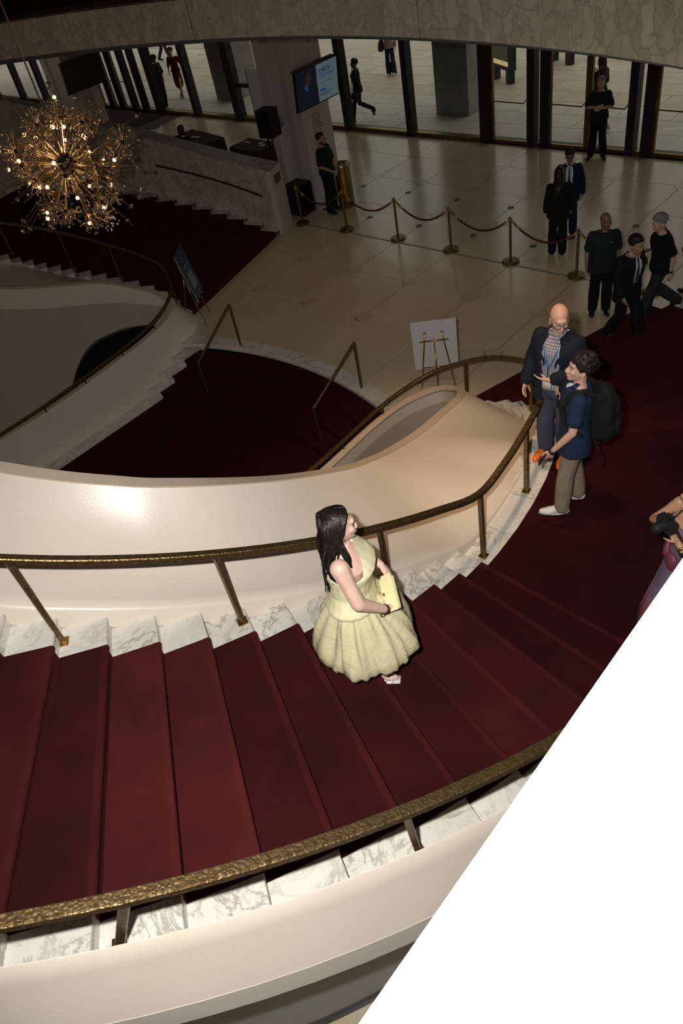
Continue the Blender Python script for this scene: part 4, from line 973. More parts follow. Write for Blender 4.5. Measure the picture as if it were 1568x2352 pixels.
def person(name, label, loc, heading, height, fig, skin, items, voxel=.008, hair=None, haircol=None, group=None, kind_parts=(), eyes=True, seated=False, hands=True, base_h=1.75, under=-.012):
    """body = one continuous skin; clothing, hair and what belongs to the face are its parts"""
    S = height / base_h
    t = thing(name, loc, label, 'person', group)
    M = Matrix.Translation(loc) @ Matrix.Rotation(R(heading - 90), 4, 'Z') @ Matrix.Scale(S, 4)
    def put(pname, me, mat, lab=None):
        o = bpy.data.objects.new(pname, me); me.transform(Matrix.Translation(-Vector(loc)) @ M); me.materials.clear(); me.materials.append(MATS[mat]); shade(o); COL.objects.link(o); o.parent = t; BASE[o] = Vector(loc)
        if lab: o['label'] = lab
        return o
    parts = [fig.torso(0, 3, under), fig.neckp(), fig.head()]
    for sd in 'RL':
        parts += [fig.arm(sd, 1.0, under * .35), fig.leg(sd, 1.0, under * .3), fig.foot(sd)]
        if hands: parts.append(fig.hand(sd))
    vx = voxel / S
    body = put('body', remesh(join(*parts), vx, 2), skin)
    if eyes == 'closed':
        hm = fig.hm()
        for sx in (-1, 1):
            put('eyelash', remesh_free(xf(limb([(sx * .017, .088, 1.626), (sx * .031, .0905, 1.622), (sx * .047, .081, 1.626)], [.0022, .003, .002], 6), hm)), 'hair_dark')
            put('eyebrow', remesh_free(xf(limb([(sx * .014, .096, 1.650), (sx * .034, .093, 1.656), (sx * .052, .078, 1.650)], [.003, .0038, .002], 6), hm)), haircol or 'hair_dark')
        put('lips', remesh_free(xf(join(ell((0, .099, 1.5665), (.021, .010, .0055), None, 10, 6), ell((0, .0975, 1.557), (.019, .010, .0058), None, 10, 6)), hm)), 'lips')
    elif eyes:
        hm = fig.hm(); ey = 'eye_dark'
        for sx in (-1, 1):
            e = put('eye', remesh_free(xf(ball((sx * .031, .0795, 1.628), (.0135, .011, .0085), 8, 6), hm)), 'eye_white')
            i = remesh_free(xf(ball((sx * .031, .0885, 1.628), (.006, .0035, .006), 8, 6), hm)); o = put('iris', i, ey); o.parent = e
            put('eyebrow', remesh_free(xf(limb([(sx * .014, .097, 1.650), (sx * .034, .093, 1.656), (sx * .052, .078, 1.650)], [.0035, .0045, .0025], 6), hm)), haircol or 'hair_dark')
        put('lips', remesh_free(xf(join(ell((0, .100, 1.5665), (.021, .010, .0055), None, 10, 6), ell((0, .0985, 1.557), (.019, .010, .0058), None, 10, 6)), hm)), 'lips')
    for it in items:
        nm, vf, mat = it[:3]; wr = it[3] if len(it) > 3 else .0; vs = it[4] if len(it) > 4 else max(voxel, .008)
        me = remesh(vf, vs / S, 10 if nm == 'bodice' else 4, wr, random.random() * 50) if vs else remesh_free(vf)
        if len(it) > 6: me = it[6](me)
        put(nm, me, mat, it[5] if len(it) > 5 else None)
    if hair:
        vf, vs = hair; put('hair', remesh(vf, vs / S, 1, .004, 3.0, 38.0) if vs else remesh_free(vf), haircol)
    return t
def remesh_free(vf):
    me = bpy.data.meshes.new('m'); me.from_pydata([tuple(p) for p in vf[0]], [], vf[1])
    bm = bmesh.new(); bm.from_mesh(me); bmesh.ops.recalc_face_normals(bm, faces=bm.faces); bm.to_mesh(me); bm.free()
    return me

def people_materials():
    for nm, c in (('skin_fair', (.70, .46, .37)), ('skin_pink', (.62, .36, .27)), ('skin_tan', (.46, .25, .15)), ('skin_mid', (.40, .23, .15)), ('skin_brown', (.22, .12, .075))):
        x = N(nm); o = x.coord('Object'); n1 = x.noise(o, 7, 4); n2 = x.noise(o, 90, 3); cc = Vector(c)
        x.l(x.ramp(n1.outputs[0], [(.3, tuple(cc * .93)), (.7, (min(1, c[0] * 1.06), c[1] * 1.02, c[2] * 1.02))]), x.b.inputs['Base Color']); x.set(Roughness=.48)
        x.b.inputs['Subsurface Weight'].default_value = .08; x.b.inputs['Subsurface Radius'].default_value = (.02, .008, .004); x.b.inputs['Subsurface Scale'].default_value = .5
        x.bump(n2.outputs[0], .06, .002)
    for nm, c in (('hair_dark', (.012, .008, .006)), ('hair_black', (.006, .005, .005)), ('hair_brown', (.05, .026, .013)), ('hair_grey', (.22, .21, .20)), ('hair_salt', (.09, .085, .08))):
        x = N(nm); o = x.coord('Object'); st = x.n('ShaderNodeVectorMath', operation='MULTIPLY'); st.inputs[1].default_value = (90, 90, 9); x.l(o, st.inputs[0]); n1 = x.noise(st.outputs[0], 1.0, 3)
        x.l(x.ramp(n1.outputs[0], [(.3, tuple(Vector(c) * .5)), (.7, tuple(Vector(c) * 1.6))]), x.b.inputs['Base Color']); x.set(Roughness=.38 if nm == 'hair_dark' else .6); x.bump(n1.outputs[0], .5, .01)
    def cloth(nm, c, rough=.85, sc=220, amt=.25, sheen=.0):
        x = N(nm); o = x.coord('Object'); n1 = x.noise(o, sc, 2); n2 = x.noise(o, 4, 3); c = Vector(c)
        x.l(x.ramp(n2.outputs[0], [(.3, tuple(c * .9)), (.7, tuple(c * 1.08))]), x.b.inputs['Base Color']); x.set(Roughness=rough); x.bump(n1.outputs[0], amt, .003)
        x.b.inputs['Specular IOR Level'].default_value = .25
    for nm, c in (('navy_polo', (.012, .025, .055)), ('khaki', (.27, .215, .15)), ('navy_blazer', (.008, .012, .020)), ('slate_trousers', (.055, .06, .085)), ('black_cloth', (.006, .006, .007)), ('charcoal', (.014, .016, .018)), ('green_polo', (.012, .02, .02)), ('navy_suit', (.006, .012, .030)), ('shirt_white', (.62, .62, .64)),
                  ('dark_grey_trousers', (.025, .026, .028)), ('red_dress', (.12, .008, .018)), ('pink_top', (.45, .30, .30)), ('denim', (.018, .024, .045)), ('beige_cloth', (.35, .27, .2)), ('backpack', (.008, .009, .010)), ('tie_blue', (.03, .045, .08)), ('teal_bag', (.06, .09, .085)), ('stripe_shirt', (.05, .055, .06))):
        cloth(nm, c)
    cloth('dress_knit', (.80, .755, .47), .6, 300, .08); cloth('clutch_leather', (.82, .74, .42), .45, 60, .15)
    x = N('dress_taffeta'); o = x.coord('Object'); n1 = x.noise(o, 2.6, 4, .6, 1.0); x.l(x.ramp(n1.outputs[0], [(.3, (.60, .545, .33)), (.7, (.70, .645, .40))]), x.b.inputs['Base Color']); x.set(Roughness=.30)
    n2 = x.noise(o, 9, 4, .6, 1.5); x.bump(n2.outputs[0], .35, .02)
    x = N('plaid'); o = x.coord('Object'); w1 = x.n('ShaderNodeTexWave', wave_type='BANDS', bands_direction='X'); w1.inputs['Scale'].default_value = 13; x.l(o, w1.inputs['Vector']); w2 = x.n('ShaderNodeTexWave', wave_type='BANDS', bands_direction='Z'); w2.inputs['Scale'].default_value = 13; x.l(o, w2.inputs['Vector'])
    a = x.ramp(w1.outputs[0], [(.72, (0, 0, 0)), (.85, (1, 1, 1))]); b = x.ramp(w2.outputs[0], [(.72, (0, 0, 0)), (.85, (1, 1, 1))]); mm = mixc(x, 1.0, a, b, 'LIGHTEN')
    x.l(mixc(x, mm, (.17, .13, .16), (.42, .40, .44)), x.b.inputs['Base Color']); x.set(Roughness=.85)
    x = N('gown'); o = x.coord('Object'); sp = x.n('ShaderNodeSeparateXYZ'); x.l(o, sp.inputs[0]); mr = x.n('ShaderNodeMapRange'); mr.inputs[1].default_value = 0; mr.inputs[2].default_value = 1.0; x.l(sp.outputs[2], mr.inputs[0])
    n1 = x.noise(o, 6, 3); ad = x.n('ShaderNodeMath', operation='MULTIPLY_ADD'); ad.inputs[1].default_value = .25; x.l(n1.outputs[0], ad.inputs[0]); x.l(mr.outputs[0], ad.inputs[2])
    x.l(x.ramp(ad.outputs[0], [(.10, (.045, .028, .035)), (.24, (.06, .035, .045)), (.36, (.26, .05, .065)), (.52, (.22, .13, .17)), (.75, (.16, .11, .16)), (1.0, (.15, .09, .14))]), x.b.inputs['Base Color']); x.set(Roughness=.5)
    plain('gown_flower', (.17, .035, .055), .6); plain('gown_purple', (.14, .085, .13), .6)
    plain('eye_white', (.55, .52, .50), .2); plain('eye_dark', (.02, .014, .01), .15); plain('lips', (.48, .19, .17), .4)
    plain('leather_black', (.008, .008, .008), .35); plain('leather_brown', (.04, .018, .010), .35); plain('shoe_white', (.62, .60, .56), .5); plain('shoe_orange', (.85, .17, .015), .55); plain('strap_white', (.72, .70, .69), .35)
    plain('sole_white', (.6, .58, .53), .6); plain('lanyard_blue', (.02, .16, .42), .5); plain('badge_white', (.66, .65, .63), .5); plain('silver', (.8, .8, .8), .2, 1.0); plain('wristband', (.01, .01, .012), .5); plain('sole_stripe', (.2, .21, .2), .6)
    x = N('lens_glass'); tr = x.n('ShaderNodeBsdfTransparent'); gl = x.n('ShaderNodeBsdfGlossy'); gl.inputs['Roughness'].default_value = .05; mx = x.n('ShaderNodeMixShader'); mx.inputs[0].default_value = .12; x.l(tr.outputs[0], mx.inputs[1]); x.l(gl.outputs[0], mx.inputs[2]); x.l(mx.outputs[0], x.out.inputs[0])
people_materials()

# hair shapes (head space, before the head matrix)
def hair_short(f, thick=.010, curly=False, recede=0.0, seed=1):
    rng = random.Random(seed); P_ = []
    for i in range(150 if curly else 90):
        th = rng.uniform(0, 2 * math.pi); ph = math.acos(rng.uniform(-.25, 1))
        d = Vector((math.sin(ph) * math.cos(th), math.sin(ph) * math.sin(th), math.cos(ph)))
        if d.y > .25 and d.z < .50 + recede: continue
        if d.y > -.1 and d.z < .08: continue
        p = Vector((0, -.014, 1.662)) + Vector((d.x * (.076 + thick * .6), d.y * (.097 + thick * .6), d.z * (.096 + thick * .6)))
        r = rng.uniform(.016, .026) if curly else .020
        P_.append(ell(p, (r, r, r * (.9 if curly else .6)), None, 8, 6))
    P_.append(ell((0, -.022, 1.668), (.077 + thick * .5, .092 + thick * .4, .090 + thick * .6)))
    return xf(join(*P_), f.hm())
def hair_long(f, z0, spread=.03, back=-.07, strands=70, seed=5, sidefront=True):
    rng = random.Random(seed); hm = f.hm(); P_ = [hair_short(f, .012, False, 0.05)]
    for i in range(strands):
        u = rng.uniform(-1, 1); a = u * math.pi * .62 - math.pi / 2          # round the back of the head
        st = hm @ Vector((.082 * math.cos(a), -.015 + .098 * math.sin(a), 1.66 + .03 * rng.random()))
        top = hm @ Vector((.03 * math.cos(a), -.01 + .03 * math.sin(a), 1.752))
        zz = z0 + rng.uniform(-.04, .09); mid = Vector((st.x * 1.08, st.y + back * .5, (st.z + zz) / 2 + .03)); end = Vector((st.x * 1.15 + rng.uniform(-1, 1) * spread, st.y + back + rng.uniform(-1, 1) * spread, zz))
        ph = rng.uniform(0, 6); pts = spline([top, st, mid, end], 5)
        pts = [p + Vector((math.sin(k * 1.1 + ph), math.cos(k * .9 + ph), 0)) * .007 * min(1, k / 6) for k, p in enumerate(pts)]
        P_.append(tube(pts, [.006] + [.011] * 8 + [.010 - .0009 * k for k in range(len(pts) - 9)], 6))
    return join(*P_)
def shoes(f, inf=.008): return [f.foot('R', inf), f.foot('L', inf)]
def trousers(f, inf=.016, wide=.022, drop=0.0): return join(f.torso(0, .62, inf * .8), ell(f.J['pelvis'] - Vector((0, 0, .06)), (.16 * f.bulk, .115 * f.bulk, .10)), f.leg('R', 1, inf, wide), f.leg('L', 1, inf, wide))
def polo(f, inf=.017, drop=.10, flare=.03, t=.30): return join(f.torso(.12, 2.86, inf, drop=drop, flare=flare), f.arm('R', t, .016), f.arm('L', t, .016))
def jacket(f, inf=.028, drop=.16, flare=.06, t=.965): return join(f.torso(.05, 2.88, inf, drop=drop, flare=flare), f.arm('R', t, .018), f.arm('L', t, .018))

def build_crowd():
    # --- woman in yellow (the main figure)
    f = Fig(dict(shR=(.190, -.01, 1.435), shL=(-.182, .0, 1.435), elR=(.285, .075, 1.175), wrR=(.175, .240, .955), handR=(.098, .290, .930), palmR=(-.35, -.2, .9), curlR=.6,
                 elL=(-.265, .035, 1.155), wrL=(-.135, .225, 1.085), handL=(-.055, .290, 1.015), palmL=(.15, -.35, -.9), curlL=.5, chest=(0, 0, 1.335),
                 neck=(0, .0, 1.49), kneeR=(.09, .05, .50), ankR=(.10, .03, .135), toeR=(.12, .20, .035), ankL=(-.10, -.03, .135), toeL=(-.12, .14, .035), yaw=20, pitch=-4, roll=-4), fem=True, bulk=1.17)
    f.armk = 1.32
    rows = [(.0, .20, .15, -.012), (.25, .205, .15, -.012), (.6, .185, .135, -.002), (1.0, .165, .125, .004), (1.5, .170, .132, .018), (1.85, .180, .150, .030), (2.0, .174, .136, .022), (2.3, .156, .112, .008), (2.55, .137, .092, .0), (2.75, .102, .076, -.004), (2.9, .070, .062, -.005)]
    def neckline(me):
        bm = bmesh.new(); bm.from_mesh(me); kill = []
        for v in bm.verts:
            x, y, z = v.co
            if (x > -.065 and z > 1.512 - .72 * (x + .065) + (.0 if y < 0 else .0)) or (x < -.168 and z > 1.325) or z > 1.53: kill.append(v)
        bmesh.ops.delete(bm, geom=kill, context='VERTS'); bm.to_mesh(me); bm.free(); return me
    def skirt():
        rings = []; rng = random.Random(4); n = 120
        ph = [rng.uniform(0, 6.28) for _ in range(6)]
        prof = [(.985, .188, .142, 0), (.95, .202, .160, .2), (.91, .232, .195, .55), (.83, .265, .235, .85), (.73, .305, .285, 1.0), (.62, .345, .33, 1.05), (.52, .376, .362, 1.0), (.44, .388, .372, .9), (.39, .372, .355, .8), (.365, .338, .318, .7), (.375, .292, .272, .6), (.42, .25, .23, .5)]
        for z, a, b, k in prof:
            ring = []
            for i in range(n):
                t = 2 * math.pi * i / n
                q = Vector((math.cos(t) * 2.6, math.sin(t) * 2.6, z * .9 + .25 * math.sin(3 * t)))
                m = .055 * noise.noise(q * 1.15) + .035 * noise.noise(q * 2.4 + Vector((5, 0, 0))) + .016 * noise.noise(q * 5.5 + Vector((0, 9, z * 2))) + .012 * math.sin(17 * t + ph[0]) * max(0, min(1, (z - .55) * 4))
                m += .030 * max(0, noise.noise(Vector((math.cos(t) * 2.2, math.sin(t) * 2.2, z * 5.0 + 3.0))))
                zz = z + (k * .05 * noise.noise(Vector((math.cos(t) * 1.8, math.sin(t) * 1.8, 4))) + k * .05 * noise.noise(Vector((math.cos(t) * 4.5, math.sin(t) * 4.5, 7)))) * max(0, (.68 - z)) * 2.0
                ring.append(Vector((math.cos(t) * (a + m * k * 1.25), math.sin(t) * (b + m * k * 1.25) + .015 + .02 * (1 - z), zz)))
            rings.append(ring)
        return loft(rings, True, False)
    strap = limb([(-.085, .125, 1.345), (-.125, .105, 1.415), (-.14, .045, 1.478), (-.135, -.025, 1.475), (-.12, -.08, 1.41), (-.10, -.10, 1.31)], [.04, .034, .026, .026, .03, .03])
    bust = join(ell((.080, .112, 1.290), (.088, .078, .080)), ell((-.080, .112, 1.300), (.088, .078, .088)))
    items = [('bodice', join(f.torso(.08, 2.9, .013, rows), bust), 'dress_knit', .0, .006, None, neckline), ('skirt', skirt(), 'dress_taffeta', 0, 0)]
    def sandal(sd):
        a, t = f.J['ank' + sd], f.J['toe' + sd]; d = t - a; d.z = 0; d.normalize(); n_ = Vector((d.y, -d.x, 0)); P_ = []
        sole = [a - d * .05 + Vector((0, 0, -.075)), a + d * .03 + Vector((0, 0, -.085)), t - d * .07 - Vector((0, 0, .026)), t + d * .035 - Vector((0, 0, .026))]
        wd = [.028, .026, .042, .036]
        P_.append(loft([[p + n_ * w_ + Vector((0, 0, .0)), p - n_ * w_, p - n_ * w_ + Vector((0, 0, -.008)), p + n_ * w_ + Vector((0, 0, -.008))] for p, w_ in zip(sole, wd)]))
        hp = a - d * .045; P_.append(limb([Vector((hp.x, hp.y, .055)), Vector((hp.x, hp.y, .006))], [.014, .010], 8))
        def arch(p, w_, h_): return [p - n_ * w_ + Vector((0, 0, -.012)), p - n_ * w_ * .6 + Vector((0, 0, h_)), p + n_ * w_ * .6 + Vector((0, 0, h_)), p + n_ * w_ + Vector((0, 0, -.012))]
        b1, b2 = t - d * .075, t - d * .02
        for q0, q1 in ((b1, b2), (b2, b1)):
            P_.append(tube(spline([q0 - n_ * .045 + Vector((0, 0, -.01)), q0.lerp(q1, .3) - n_ * .02 + Vector((0, 0, .032)), q0.lerp(q1, .7) + n_ * .02 + Vector((0, 0, .032)), q1 + n_ * .043 + Vector((0, 0, -.01))], 4), .0065, 6))
        P_.append(tube(spline(arch(a + d * .0 + Vector((0, 0, -.01)), .043, .0), 4), .006, 6)); P_.append(tube(spline([a + n_ * .04 - Vector((0, 0, .012)), a - d * .045 + Vector((0, 0, -.0)), a - n_ * .04 - Vector((0, 0, .012))], 4), .006, 6))
        return join(*P_)
    items += [('sandal', sandal('R'), 'strap_white', 0, 0), ('sandal', sandal('L'), 'strap_white', 0, 0)]
    items.append(('wristband', tube([Vector(f.J['elR']).lerp(Vector(f.J['wrR']), .93), Vector(f.J['elR']).lerp(Vector(f.J['wrR']), .995)], [.037, .035], 16), 'wristband', 0, 0))
    items.append(('bracelet', tube([Vector(f.J['elR']).lerp(Vector(f.J['wrR']), 1.0), Vector(f.J['elR']).lerp(Vector(f.J['wrR']), 1.03)], [.034, .033], 16), 'brass', 0, 0))
    items.append(('ring', ell((-.040, .315, 1.0), (.014, .010, .010), None, 8, 6), 'silver', 0, 0))
    items.append(('earring', xf(tube([(.080, -.002, 1.585), (.083, .0, 1.572), (.081, .003, 1.562)], .0035, 6), f.hm()), 'brass', 0, 0))
    # long dark wavy hair with a parting
    rng = random.Random(12); hm = f.hm(); H_ = [xf(ell((.002, -.030, 1.672), (.083, .094, .092)), hm)]
    for i in range(150):
        sd = 1 if rng.random() < .5 else -1
        py = rng.uniform(-.11, .062); part = hm @ Vector((-.018 + sd * .004, py, 1.752 - .9 * max(0, abs(py + .015) - .03) ** 1.35))
        side = hm @ Vector((sd * .090 - .01, py * .75 - .028, 1.680 + rng.uniform(-.01, .01))); low = hm @ Vector((sd * rng.uniform(.078, .10), min(py * .6 - .05, -.015), 1.59))
        bx = low.x * rng.uniform(.9, 1.3); by = -.105 + rng.uniform(-.035, .05) - (.03 if sd < 0 else 0); z1 = rng.uniform(1.16, 1.30)
        if rng.random() < .14 and sd > 0: by = .06; bx = .135; z1 = 1.40
        p4 = Vector((bx, low.y * .4 + by * .8, (low.z + z1) / 2)); p5 = Vector((bx * 1.12, by, z1)); ph = rng.uniform(0, 6)
        crown = hm @ Vector((-.012 + sd * .052, py * .92 - .008, 1.742 - 1.1 * max(0, abs(py + .015) - .03) ** 1.35))
        pts = spline([part, crown, side, low, p4, p5], 5)
        pts = [p + Vector((math.sin(k * .95 + ph), math.cos(k * .8 + ph * 2), 0)) * (.010 * max(0, (k - 12) / 14)) for k, p in enumerate(pts)]
        m_ = len(pts); H_.append(tube(pts, [.0045 + .0045 * min(1, k / 5) - .0055 * max(0, (k - m_ * .6) / (m_ * .4)) for k in range(m_)], 6))
    person('person', 'woman in a pale yellow one-shoulder bubble dress standing on the red stairs', (6.665, 2.0, 2.505), 40, 1.565, f, 'skin_fair', items, .0065, (join(*H_), 0), 'hair_dark', under=0.0, eyes='closed')
    # her clutch, held in both hands
    h = Matrix.Translation((6.665, 2.0, 2.505)) @ Matrix.Rotation(R(40 - 90), 4, 'Z') @ Matrix.Scale(1.565 / 1.75, 4)
    cm = h @ Matrix.Translation((.045, .270, .970)) @ Matrix.Rotation(R(10), 4, 'Z') @ Matrix.Rotation(R(30), 4, 'Y') @ Matrix.Rotation(R(-46), 4, 'X')
    t = thing('clutch_bag', tuple(cm.translation), 'pale yellow quilted clutch bag held by the woman in yellow', 'bag')
    q = box((0, 0, 0), (.25, .05, .13)); me = remesh(q, .010, 8); o = bpy.data.objects.new('bag_body', me); me.transform(Matrix.Translation(-cm.translation) @ cm); me.materials.append(MATS['clutch_leather']); shade(o); COL.objects.link(o); o.parent = t; BASE[o] = BASE[t]
    fl = [[(x, -.030, .075), (x, -.033, .03), (x, -.0335, -.02 - .012 * math.sin(math.pi * (x + .135) / .27)), (x, -.029, -.02 - .012 * math.sin(math.pi * (x + .135) / .27))] for x in [-.133 + .266 * k / 14 for k in range(15)]]
    mk('flap', xf(loft(fl), cm), 'clutch_leather', t, smooth=40)
    for k in range(5): mk('quilt_seam', xf(tube([(-.10 + .05 * k, -.0335, .07), (-.10 + .05 * k, -.0345, -.018)], .002, 5), cm), 'clutch_leather', t)
    mk('clasp', xf(ball((0, -.037, -.025), (.014, .006, .012)), cm), 'brass', t); mk('chain_end', xf(tube(spline([(.125, -.02, -.06), (.145, -.035, -.075), (.135, -.05, -.09), (.12, -.035, -.08)], 4), .005, 6), cm), 'brass', t)

    # --- young man with the backpack
    f = Fig(dict(elL=(-.265, .04, 1.135), wrL=(-.235, .21, .905), handL=(-.215, .27, .835), palmL=(.8, -.3, .1), curl=.7, elR=(.30, -.11, 1.16), wrR=(.20, .10, 1.27), handR=(.14, .16, 1.31), palmR=(-.6, -.5, .2), ankL=(-.10, .09, .085), toeL=(-.11, .28, .03), kneeL=(-.10, .07, .50), ankR=(.12, -.07, .085), toeR=(.16, .11, .03), kneeR=(.11, -.01, .5), yaw=8, pitch=10, chest=(0, -.01, 1.32)), bulk=1.05)
    tr = trousers(f, .016, .022)
    sh = shoes(f, .010)
    soles = [join(*[ell((f.J['ank' + sd].lerp(f.J['toe' + sd], .42)).to_tuple()[:2] + (.014,), (.048, .155, .016), Matrix.Rotation(math.atan2(-(f.J['toe' + sd].x - f.J['ank' + sd].x), f.J['toe' + sd].y - f.J['ank' + sd].y), 3, 'Z'))]) for sd in 'RL']
    items = [('trousers', tr, 'khaki', .006), ('polo_shirt', polo(f, .022, .16, .10, .30), 'navy_polo', .006), ('collar', join(limb([(.062, .03, 1.485), (0, -.06, 1.515), (-.062, .03, 1.485)], [.02, .022, .02]), limb([(.06, .03, 1.485), (.02, .095, 1.44)], [.018, .012]), limb([(-.06, .03, 1.485), (-.02, .095, 1.44)], [.018, .012])), 'navy_polo', 0),
             ('undershirt', ell((0, .06, 1.445), (.034, .04, .04)), 'shirt_white', 0), ('sneaker', sh[0], 'shoe_white', 0), ('sneaker', sh[1], 'shoe_white', 0), ('sole', soles[0], 'sole_white', 0), ('sole', soles[1], 'sole_white', 0),
             ('wristwatch', tube([Vector(f.J['elL']).lerp(Vector(f.J['wrL']), .93), Vector(f.J['elL']).lerp(Vector(f.J['wrL']), 1.02)], .038, 14), 'wristband', 0, 0)]
    YM = (6.70, 4.86, ZL)
    person('person', 'young man in navy polo and khaki trousers wearing a black backpack', YM, -149, 1.68, f, 'skin_pink', items, .0075, (hair_short(f, .022, True, -.12, 3), .009), 'hair_black')
    h = Matrix.Translation(YM) @ Matrix.Rotation(R(-149 - 90), 4, 'Z') @ Matrix.Scale(1.68 / 1.75, 4)
    t = thing('backpack', tuple(h @ Vector((0, -.25, 1.15))), 'bulging black backpack on the back of the young man', 'bag')
    def putm(nm, vf, mat, vx=.01, wr=.006, par=None):
        me = remesh(xf(vf, h), vx, 3, wr); par = par or t; me.transform(Matrix.Translation(-BASE[par])); o = bpy.data.objects.new(nm, me); me.materials.append(MATS[mat]); shade(o); COL.objects.link(o); o.parent = par; BASE[o] = BASE[par]; return o
    putm('pack_body', join(ell((.02, -.235, 1.17), (.165, .125, .28)), ell((.03, -.25, 1.03), (.165, .14, .20)), box((.02, -.18, 1.17), (.27, .10, .46))), 'backpack')
    putm('front_pocket', join(ell((.03, -.345, 1.03), (.12, .06, .15)), ell((.03, -.33, 1.2), (.11, .05, .10))), 'backpack')
    for sx in (-1, 1):
        putm('shoulder_strap', limb([(sx * .11, -.13, 1.42), (sx * .13, -.05, 1.475), (sx * .14, .06, 1.45), (sx * .15, .135, 1.33), (sx * .18, .10, 1.17), (sx * .18, -.06, 1.02)], [.03, .03, .03, .028, .02, .016]), 'backpack', .008, 0)
        mk('dangling_strap', xf(tube(spline([(sx * .15, -.16, .98), (sx * .17, -.20, .86), (sx * .14, -.24, .74), (sx * .15, -.22, .66)], 4), .009, 6), h), 'backpack', t)
    mk('zip_pull', xf(ball((-.10, -.30, 1.02), .012), h), 'silver', t); mk('reflector', xf(ball((-.155, .02, 1.462), (.010, .02, .012)), h), 'silver', t)
    t = thing('phone', tuple(h @ Vector((-.215, .29, .82))), 'dark phone in the hand of the young man', 'phone')
    mk('case', xf(box((0, 0, 0), (.075, .012, .15)), h @ Matrix.Translation((-.205, .29, .815)) @ Matrix.Rotation(R(25), 4, 'X')), 'black', t); mk('glass', xf(box((0, -.0075, 0), (.068, .002, .14)), h @ Matrix.Translation((-.205, .29, .815)) @ Matrix.Rotation(R(25), 4, 'X')), 'black_gloss', t)

    # --- bald man in the blazer
    f = Fig(dict(elR=(.275, -.02, 1.15), wrR=(.275, .10, .93), handR=(.27, .15, .85), palmR=(-.9, -.1, .2), elL=(-.275, .0, 1.14), wrL=(-.05, .235, 1.11), handL=(.05, .27, 1.125), palmL=(.15, -.5, .8), curl=.55, curlL=.45, yaw=40, pitch=-12, neck=(0, .0, 1.485)), bulk=1.13)
    front = lambda u, z: Vector((u, .155 - abs(u) * .25, z))
    open_ = join(f.torso(.05, 2.9, .018), ell((0, .01, 1.475), (.075, .07, .03)))
    items = [('trousers', trousers(f, .018, .030), 'slate_trousers', .006), ('shirt', open_, 'plaid', .0), ('shirt_collar', join(limb([(.065, .03, 1.495), (0, -.06, 1.525), (-.065, .03, 1.495)], [.022, .024, .022]), limb([(.06, .04, 1.49), (.035, .10, 1.425)], [.02, .010]), limb([(-.06, .04, 1.49), (-.035, .10, 1.425)], [.02, .010])), 'plaid', 0)]
    # blazer: torso shell open at the front + sleeves
    def blazer(f, inf, gap=.33, drop=.17):
        rings = []; n = 30
        v, fc = f.torso(.05, 2.93, inf, n=n, drop=drop, flare=.05, closed=False)
        m_ = len(v) // n; rows_ = [v[i * n:(i + 1) * n] for i in range(m_)]; out = []
        for i, r_ in enumerate(rows_):
            c = sum(r_, Vector()) / n; g = gap * (1.0 if i > m_ * .45 else .75 + .4 * i / m_); k0 = R(90) + g; seg = []
            for k in range(25):
                a = k0 + (2 * math.pi - 2 * g) * k / 24; x = (a / (2 * math.pi)) * n; i0 = int(x) % n; fr = x - int(x); p = r_[i0].lerp(r_[(i0 + 1) % n], fr); seg.append(p)
            out.append([*seg, *[p + (c - p).normalized() * .018 for p in reversed(seg)]])
        return loft(out)
    items += [('blazer', join(blazer(f, .034, .40), f.arm('R', .965, .019), f.arm('L', .93, .019), limb([(.10, -.07, 1.455), (.085, .04, 1.465), (.085, .125, 1.36), (.055, .165, 1.2)], [.034, .032, .022, .010]), limb([(-.10, -.07, 1.455), (-.085, .04, 1.465), (-.085, .125, 1.36), (-.055, .165, 1.2)], [.034, .032, .022, .010])), 'navy_blazer', .003, .009)]
    items += [('belt', f.torso(.42, .5, .026), 'leather_brown', 0, .008)]
    sh = shoes(f, .011); items += [('sneaker', sh[0], 'shoe_orange', 0), ('sneaker', sh[1], 'shoe_orange', 0)]
    lan = [tube(spline([(sx * .055, -.03, 1.515), (sx * .075, .07, 1.46), (sx * .055, .155, 1.33), (.012, .165, 1.17)], 5), .0085, 6) for sx in (-1, 1)]
    items += [('lanyard', join(*lan), 'lanyard_blue', 0, 0), ('badge_clip', tube([(.012, .166, 1.17), (.014, .17, 1.08)], .006, 6), 'black', 0, 0), ('badge', box((.018, .172, 1.01), (.085, .006, .125), .1), 'badge_white', 0, 0)]
    hm = f.hm(); gl = []
    for sx in (-1, 1):
        c = Vector((sx * .034, .106, 1.625)); rr = [c + Vector((.030 * math.cos(a) * (1 if abs(math.cos(a)) < .8 else .95), -.004 * abs(math.cos(a)) * (1 if sx * math.cos(a) > 0 else 0), .021 * math.sin(a))) for a in [2 * math.pi * k / 16 for k in range(17)]]
        gl.append(tube(rr, .0028, 6)); gl.append(tube([c + Vector((sx * .029, -.004, .008)), (sx * .080, .03, 1.635), (sx * .080, -.012, 1.62)], .0026, 6))
    gl.append(tube([(-.008, .108, 1.632), (0, .112, 1.634), (.008, .108, 1.632)], .0026, 6))
    items += [('glasses_frame', xf(join(*gl), hm), 'black', 0, 0)]
    fringe = [xf(ell((sx * .066, -.035, 1.612), (.016, .045, .030)), hm) for sx in (-1, 1)] + [xf(ell((0, -.092, 1.60), (.05, .018, .03)), hm)]
    person('person', 'bald man with glasses, navy blazer, blue lanyard and bright orange shoes', (6.20, 5.43, ZL), -88, 1.745, f, 'skin_pink', items, .0075, (join(*fringe), .008), 'hair_salt')

